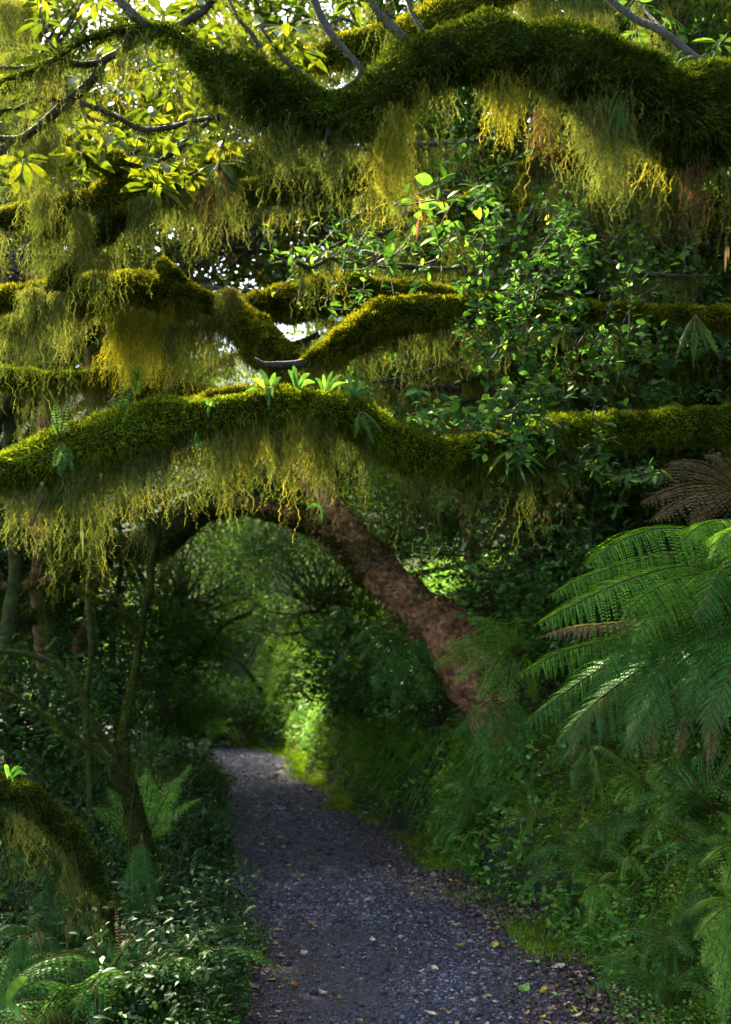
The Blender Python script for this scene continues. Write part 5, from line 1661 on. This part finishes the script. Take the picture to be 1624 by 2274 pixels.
def bg_tree(name, cat, label, u, v, d, rad, kind, sq=(1, 1, .8), trunk=True, curtain=None, group=None):
    c = P(u, v, d)
    x, y = c[0], c[1]
    zb = gz(x, y)
    tt = thing(name, label, cat, (x, y, zb), group)
    cm, tw = random.choice(CR[kind])
    cr = link('crown', cm, tt, (0, 0, c[2] - zb))
    cr.scale = tuple(rad * s for s in sq)
    cr.rotation_euler = (0, 0, random.uniform(0, 6.28))
    t_ = link('twigs', tw, cr)
    if curtain is not None:
        h_ = link('hanging_moss', CURT[curtain], cr)
    if trunk and c[2] - zb > rad * .5:
        side = -1 if u < 700 else 1
        bx = side * (abs(.35 * d) + .8) if abs(x) < .33 * d else x
        zb2 = gz(bx, y)
        g = Geo()
        b0, b1 = np.array([bx, y, zb2 - .2]), np.array([x, y, c[2] - rad * .1])
        up_ = (b1[2] - b0[2])
        pp = spline([b0, b0 + [-(bx - x) * .08, .2, up_ * .35], b0 + [-(bx - x) * .35, 0, up_ * .72], b0 + [-(bx - x) * .7, 0, up_ * .9], b1], 40)
        tube(g, pp, np.linspace(.06 + .03 * rad, .03, 40), 8, .25, int(x * 100) % 999, 4)
        put(g, 'trunk', 'bark_green', tt, smooth=True)
    return tt


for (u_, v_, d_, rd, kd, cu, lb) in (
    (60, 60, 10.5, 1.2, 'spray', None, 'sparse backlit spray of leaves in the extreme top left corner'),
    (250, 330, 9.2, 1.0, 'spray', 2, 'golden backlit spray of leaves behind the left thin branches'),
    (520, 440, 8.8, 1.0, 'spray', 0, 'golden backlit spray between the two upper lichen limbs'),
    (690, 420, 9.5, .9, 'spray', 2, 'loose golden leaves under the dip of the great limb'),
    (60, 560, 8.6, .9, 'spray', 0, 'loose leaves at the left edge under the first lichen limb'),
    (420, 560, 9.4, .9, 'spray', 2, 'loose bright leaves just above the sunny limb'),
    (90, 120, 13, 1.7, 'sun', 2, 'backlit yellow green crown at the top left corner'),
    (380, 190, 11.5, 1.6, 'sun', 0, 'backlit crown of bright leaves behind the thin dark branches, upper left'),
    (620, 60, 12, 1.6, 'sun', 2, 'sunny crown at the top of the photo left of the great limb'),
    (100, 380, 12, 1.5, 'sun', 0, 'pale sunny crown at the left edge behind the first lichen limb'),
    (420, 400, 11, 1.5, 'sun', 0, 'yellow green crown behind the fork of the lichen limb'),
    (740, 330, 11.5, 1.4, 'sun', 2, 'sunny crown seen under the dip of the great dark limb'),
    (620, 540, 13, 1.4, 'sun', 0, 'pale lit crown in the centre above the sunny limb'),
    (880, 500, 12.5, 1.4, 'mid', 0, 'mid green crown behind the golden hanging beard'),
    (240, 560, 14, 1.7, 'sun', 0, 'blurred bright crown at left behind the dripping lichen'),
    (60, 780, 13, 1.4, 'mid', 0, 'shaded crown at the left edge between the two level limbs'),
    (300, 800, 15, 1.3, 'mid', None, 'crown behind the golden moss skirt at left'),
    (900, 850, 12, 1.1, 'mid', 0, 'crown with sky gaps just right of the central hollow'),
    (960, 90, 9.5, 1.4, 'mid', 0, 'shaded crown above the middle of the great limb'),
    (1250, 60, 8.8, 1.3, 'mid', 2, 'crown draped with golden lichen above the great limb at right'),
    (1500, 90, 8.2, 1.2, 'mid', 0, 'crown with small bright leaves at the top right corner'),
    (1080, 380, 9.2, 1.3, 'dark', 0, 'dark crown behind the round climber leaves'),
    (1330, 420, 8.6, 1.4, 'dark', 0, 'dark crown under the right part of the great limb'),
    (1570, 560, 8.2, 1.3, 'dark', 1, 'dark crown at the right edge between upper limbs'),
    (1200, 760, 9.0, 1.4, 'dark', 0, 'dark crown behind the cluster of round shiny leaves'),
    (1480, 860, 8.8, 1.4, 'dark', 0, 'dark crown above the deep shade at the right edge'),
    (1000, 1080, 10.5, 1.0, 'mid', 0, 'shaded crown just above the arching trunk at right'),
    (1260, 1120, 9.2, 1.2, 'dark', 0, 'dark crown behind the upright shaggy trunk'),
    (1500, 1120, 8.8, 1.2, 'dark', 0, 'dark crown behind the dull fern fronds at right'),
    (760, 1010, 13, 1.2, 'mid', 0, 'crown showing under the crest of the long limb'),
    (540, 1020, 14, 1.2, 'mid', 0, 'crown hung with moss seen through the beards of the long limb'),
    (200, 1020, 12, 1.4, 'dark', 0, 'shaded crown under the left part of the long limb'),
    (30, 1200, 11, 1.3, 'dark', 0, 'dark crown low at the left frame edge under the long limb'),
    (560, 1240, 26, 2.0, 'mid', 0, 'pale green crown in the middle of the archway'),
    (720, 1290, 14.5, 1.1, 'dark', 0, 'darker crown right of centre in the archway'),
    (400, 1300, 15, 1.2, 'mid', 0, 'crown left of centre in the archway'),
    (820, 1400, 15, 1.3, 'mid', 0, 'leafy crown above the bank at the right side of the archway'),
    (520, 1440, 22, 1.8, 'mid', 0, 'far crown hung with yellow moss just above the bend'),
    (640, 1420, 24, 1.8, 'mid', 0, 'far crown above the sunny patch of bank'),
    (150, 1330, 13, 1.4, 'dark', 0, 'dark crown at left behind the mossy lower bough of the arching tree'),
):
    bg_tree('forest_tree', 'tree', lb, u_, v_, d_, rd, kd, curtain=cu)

# bushes in the undergrowth
for (u_, v_, d_, rd, kd, lb) in (
    (30, 1560, 8.5, .7, 'bushd', 'dark bush at the left frame edge above the mossy bough'),
    (150, 1620, 9.5, .7, 'bushd', 'dark bush between the thin stems at left'),
    (240, 1480, 11, .8, 'bushd', 'bush behind the thin dark stem at left'),
    (120, 1760, 8.5, .6, 'bushd', 'dark bush just behind the mossy bough'),
    (230, 1780, 9, .55, 'bushd', 'dark bush left of the pale fern'),
    (380, 1560, 13, .7, 'bush', 'green bush behind the forked sapling, left of the bend'),
    (370, 1440, 14, .9, 'bush', 'taller green bush behind the forked sapling'),
    (200, 1900, 7.6, .45, 'bushd', 'low dark bush behind the hanging tip of the mossy bough'),
    (50, 2000, 7, .5, 'bushd', 'low dark bush at the left edge under the bough'),
    (500, 1590, 19, .8, 'bushd', 'dark bush standing right beyond the bend'),
    (560, 1540, 21, 1.0, 'bushd', 'dark bush beyond the bend below the leaning stem'),
    (450, 1560, 19, .9, 'bush', 'pale green bush beyond the left side of the bend'),
    (770, 1460, 14, .7, 'bush', 'bush on top of the bank over the sunny patch'),
    (780, 1500, 12.5, .7, 'bushd', 'dark bush on top of the bank left of the fern under the trunk'),
    (860, 1500, 11, .6, 'bushd', 'dark bush tucked under the arching trunk'),
    (980, 1540, 9.5, .5, 'bushd', 'dark bush under the foot of the arching trunk'),
    (1240, 1500, 8, .55, 'bushd', 'dark bush between the pale fern and the tree fern'),
    (1350, 1350, 7.5, .7, 'bushd', 'dark bush directly behind the left fronds of the tree fern'),
    (1500, 1400, 6.8, .7, 'bushd', 'dark bush behind the middle of the tree fern'),
    (1620, 1500, 6.2, .6, 'bushd', 'dark bush behind the trunk of the tree fern'),
    (1180, 1330, 9.0, .7, 'bushd', 'dark bush right of the pinkish upright trunk'),
    (900, 1150, 12, .8, 'bush', 'bush seen through the fork of the arching trunk'),
    (340, 1980, 7.5, .4, 'bush', 'low green bush behind the mossy foot of the sapling'),
    (420, 1850, 8.5, .35, 'bush', 'low green bush at the left track edge'),
    (440, 1740, 11, .35, 'bush', 'low green bush at the left track edge farther up'),
):
    bg_tree('leafy_bush', 'bush', lb, u_, v_, d_, rd, kd, trunk=False, curtain=None)


# far woods all round and overhead, one mass, unseen shading crowns included
def woods():
    g = Geo()
    blobs = []
    r_ = np.random.default_rng(33)
    # behind the scene
    for _ in range(170):
        y = r_.uniform(17, 44)
        x = r_.uniform(-1, 1) * (y * .5 + 4) - 1
        base = gz(x, y)
        z = base + r_.random() ** 1.2 * (13 - base) * (1.0)
        # openings to the sky between the crowns, and the gap that lets the sun onto the bank
        el, az = (z - CAMZ) / y, x / y
        if any(((az - a) / ra) ** 2 + ((el - e) / re) ** 2 < 1 for a, e, ra, re in ((-.095, .29, .07, .05), (-.17, .40, .07, .06), (-.24, .27, .03, .03), (-.05, .36, .05, .03))): continue
        dd = np.cross(np.array([x - .1, y - 17.2, z - 2.2]), np.array(SUN))
        if np.linalg.norm(dd) < 2.6: continue
        if min(np.linalg.norm(np.cross(np.array([x, y, z]) - np.array(c_), np.array(SUN))) for c_ in ((-2.4, 12, 6), (-.9, 12, 5.2), (-3.2, 13, 5.2), (-1.2, 13.5, 6.2), (-.6, 13, 4.5))) < 2.2: continue
        if z > 5 and x < 1 and r_.random() < .45: continue
        blobs.append((x, y, z, r_.uniform(1.0, 2.2)))
    # right hillside
    for _ in range(60):
        y = r_.uniform(5, 18)
        x = xr(y) + r_.uniform(3.5, 10)
        blobs.append((x, y, gz(x, y) + r_.uniform(0, 6), r_.uniform(.9, 1.7)))
    # left slope
    for _ in range(50):
        y = r_.uniform(8, 22)
        x = xl(y) - r_.uniform(3.5, 12)
        blobs.append((x, y, gz(x, y) + r_.uniform(0, 5), r_.uniform(.9, 1.7)))
    # behind the camera and at the sides
    for _ in range(70):
        a = r_.uniform(0, 2 * PI)
        rad = r_.uniform(6, 13)
        x, y = rad * math.cos(a), rad * math.sin(a) * .9
        if y > 2: continue
        blobs.append((x, y - 2, r_.uniform(.5, 9), r_.uniform(1.2, 2.2)))
    # overhead canopy out of view, placed for shade, gaps cut for the sun
    def off_ray(x, y, z, p):
        return np.linalg.norm(np.cross(np.array([x, y, z]) - np.array(p), np.array(SUN)))

    for _ in range(330):
        x, y = r_.uniform(-13, 8), r_.uniform(-5, 28)
        z = r_.uniform(9, 12.5)
        if (z - CAMZ) < y * .62 and -.36 * y - 2 < x < 7: z = CAMZ + y * .66 + 1
        if (x - .7) ** 2 + (y - 5.6) ** 2 < 13: continue
        if y > 8 and -5.6 < x < -1.8: continue
        if y > 15 and x > -5.6: continue
        if off_ray(x, y, z, (-1.6, 5.8, 2.6)) < 2.6 or off_ray(x, y, z, (.2, 5.4, 2.7)) < 2.3: continue
        if off_ray(x, y, z, (.1, 17.2, 2.2)) < 2.6: continue
        if min(off_ray(x, y, z, c_) for c_ in ((-2.4, 12, 6), (-.9, 12, 5.2), (-3.2, 13, 5.2), (-1.6, 13.5, 6.5), (-.4, 12.8, 6), (-1.5, 11, 6))) < 2.4: continue
        blobs.append((x, y, z, r_.uniform(1.1, 2.0)))
    # unseen leaf clumps added to block the sun from the near track
    for gx_, gy_ in ((-.4, 5.3), (.3, 6.2), (-1.3, 5.0), (-1.9, 5.8), (-1.2, 6.8), (-.3, 7.6), (.4, 5.0), (-.7, 8.8), (-1.9, 7.6), (.9, 5.4), (-1.2, 10), (-1.6, 12)):
        t_ = r_.uniform(13.5, 16)
        c_ = np.array([gx_, gy_, 0]) + np.array(SUN) * t_
        if off_ray(c_[0], c_[1], c_[2], (-1.4, 5.8, 2.7)) < 1.5 or off_ray(c_[0], c_[1], c_[2], (.2, 5.4, 2.7)) < 1.3: continue
        blobs.append((c_[0], c_[1], c_[2], 1.1))
    for _ in range(70):  # extra far foliage, added to shade the far end of the track
        x, y, z = r_.uniform(-11, -3.5), r_.uniform(18, 29), r_.uniform(8.5, 13)
        if off_ray(x, y, z, (.1, 17.2, 2.2)) < 2.6: continue
        if min(off_ray(x, y, z, c_) for c_ in ((-2.4, 12, 6), (-.9, 12, 5.2), (-1.2, 13.5, 6.2))) < 1.6: continue
        blobs.append((x, y, z, r_.uniform(1.1, 1.8)))
    for (x, y, z, rad) in blobs:
        n = int(700 * rad)
        c = norm(rng.normal(size=(14, 3))) * rng.random((14, 1)) ** .4 * rad
        k = rng.integers(0, 14, n)
        q = np.array([x, y, z]) + c[k] * [1, 1, .8] + rv(n, .30 * rad ** .5)
        L = .17 * (.6 + .7 * rng.random(n))
        stamp(g, DIAM, q, rv(n) + [0, 0, -.3], norm(np.array([0, 0, 1.0]) + rv(n, .6)), L, L * .6, np.clip(rng.random() * .5 + rng.random(n) * .5, 0, 1))
    return tag(put(g, 'far_woods', 'leaf_wood'), kind='stuff')


woods()
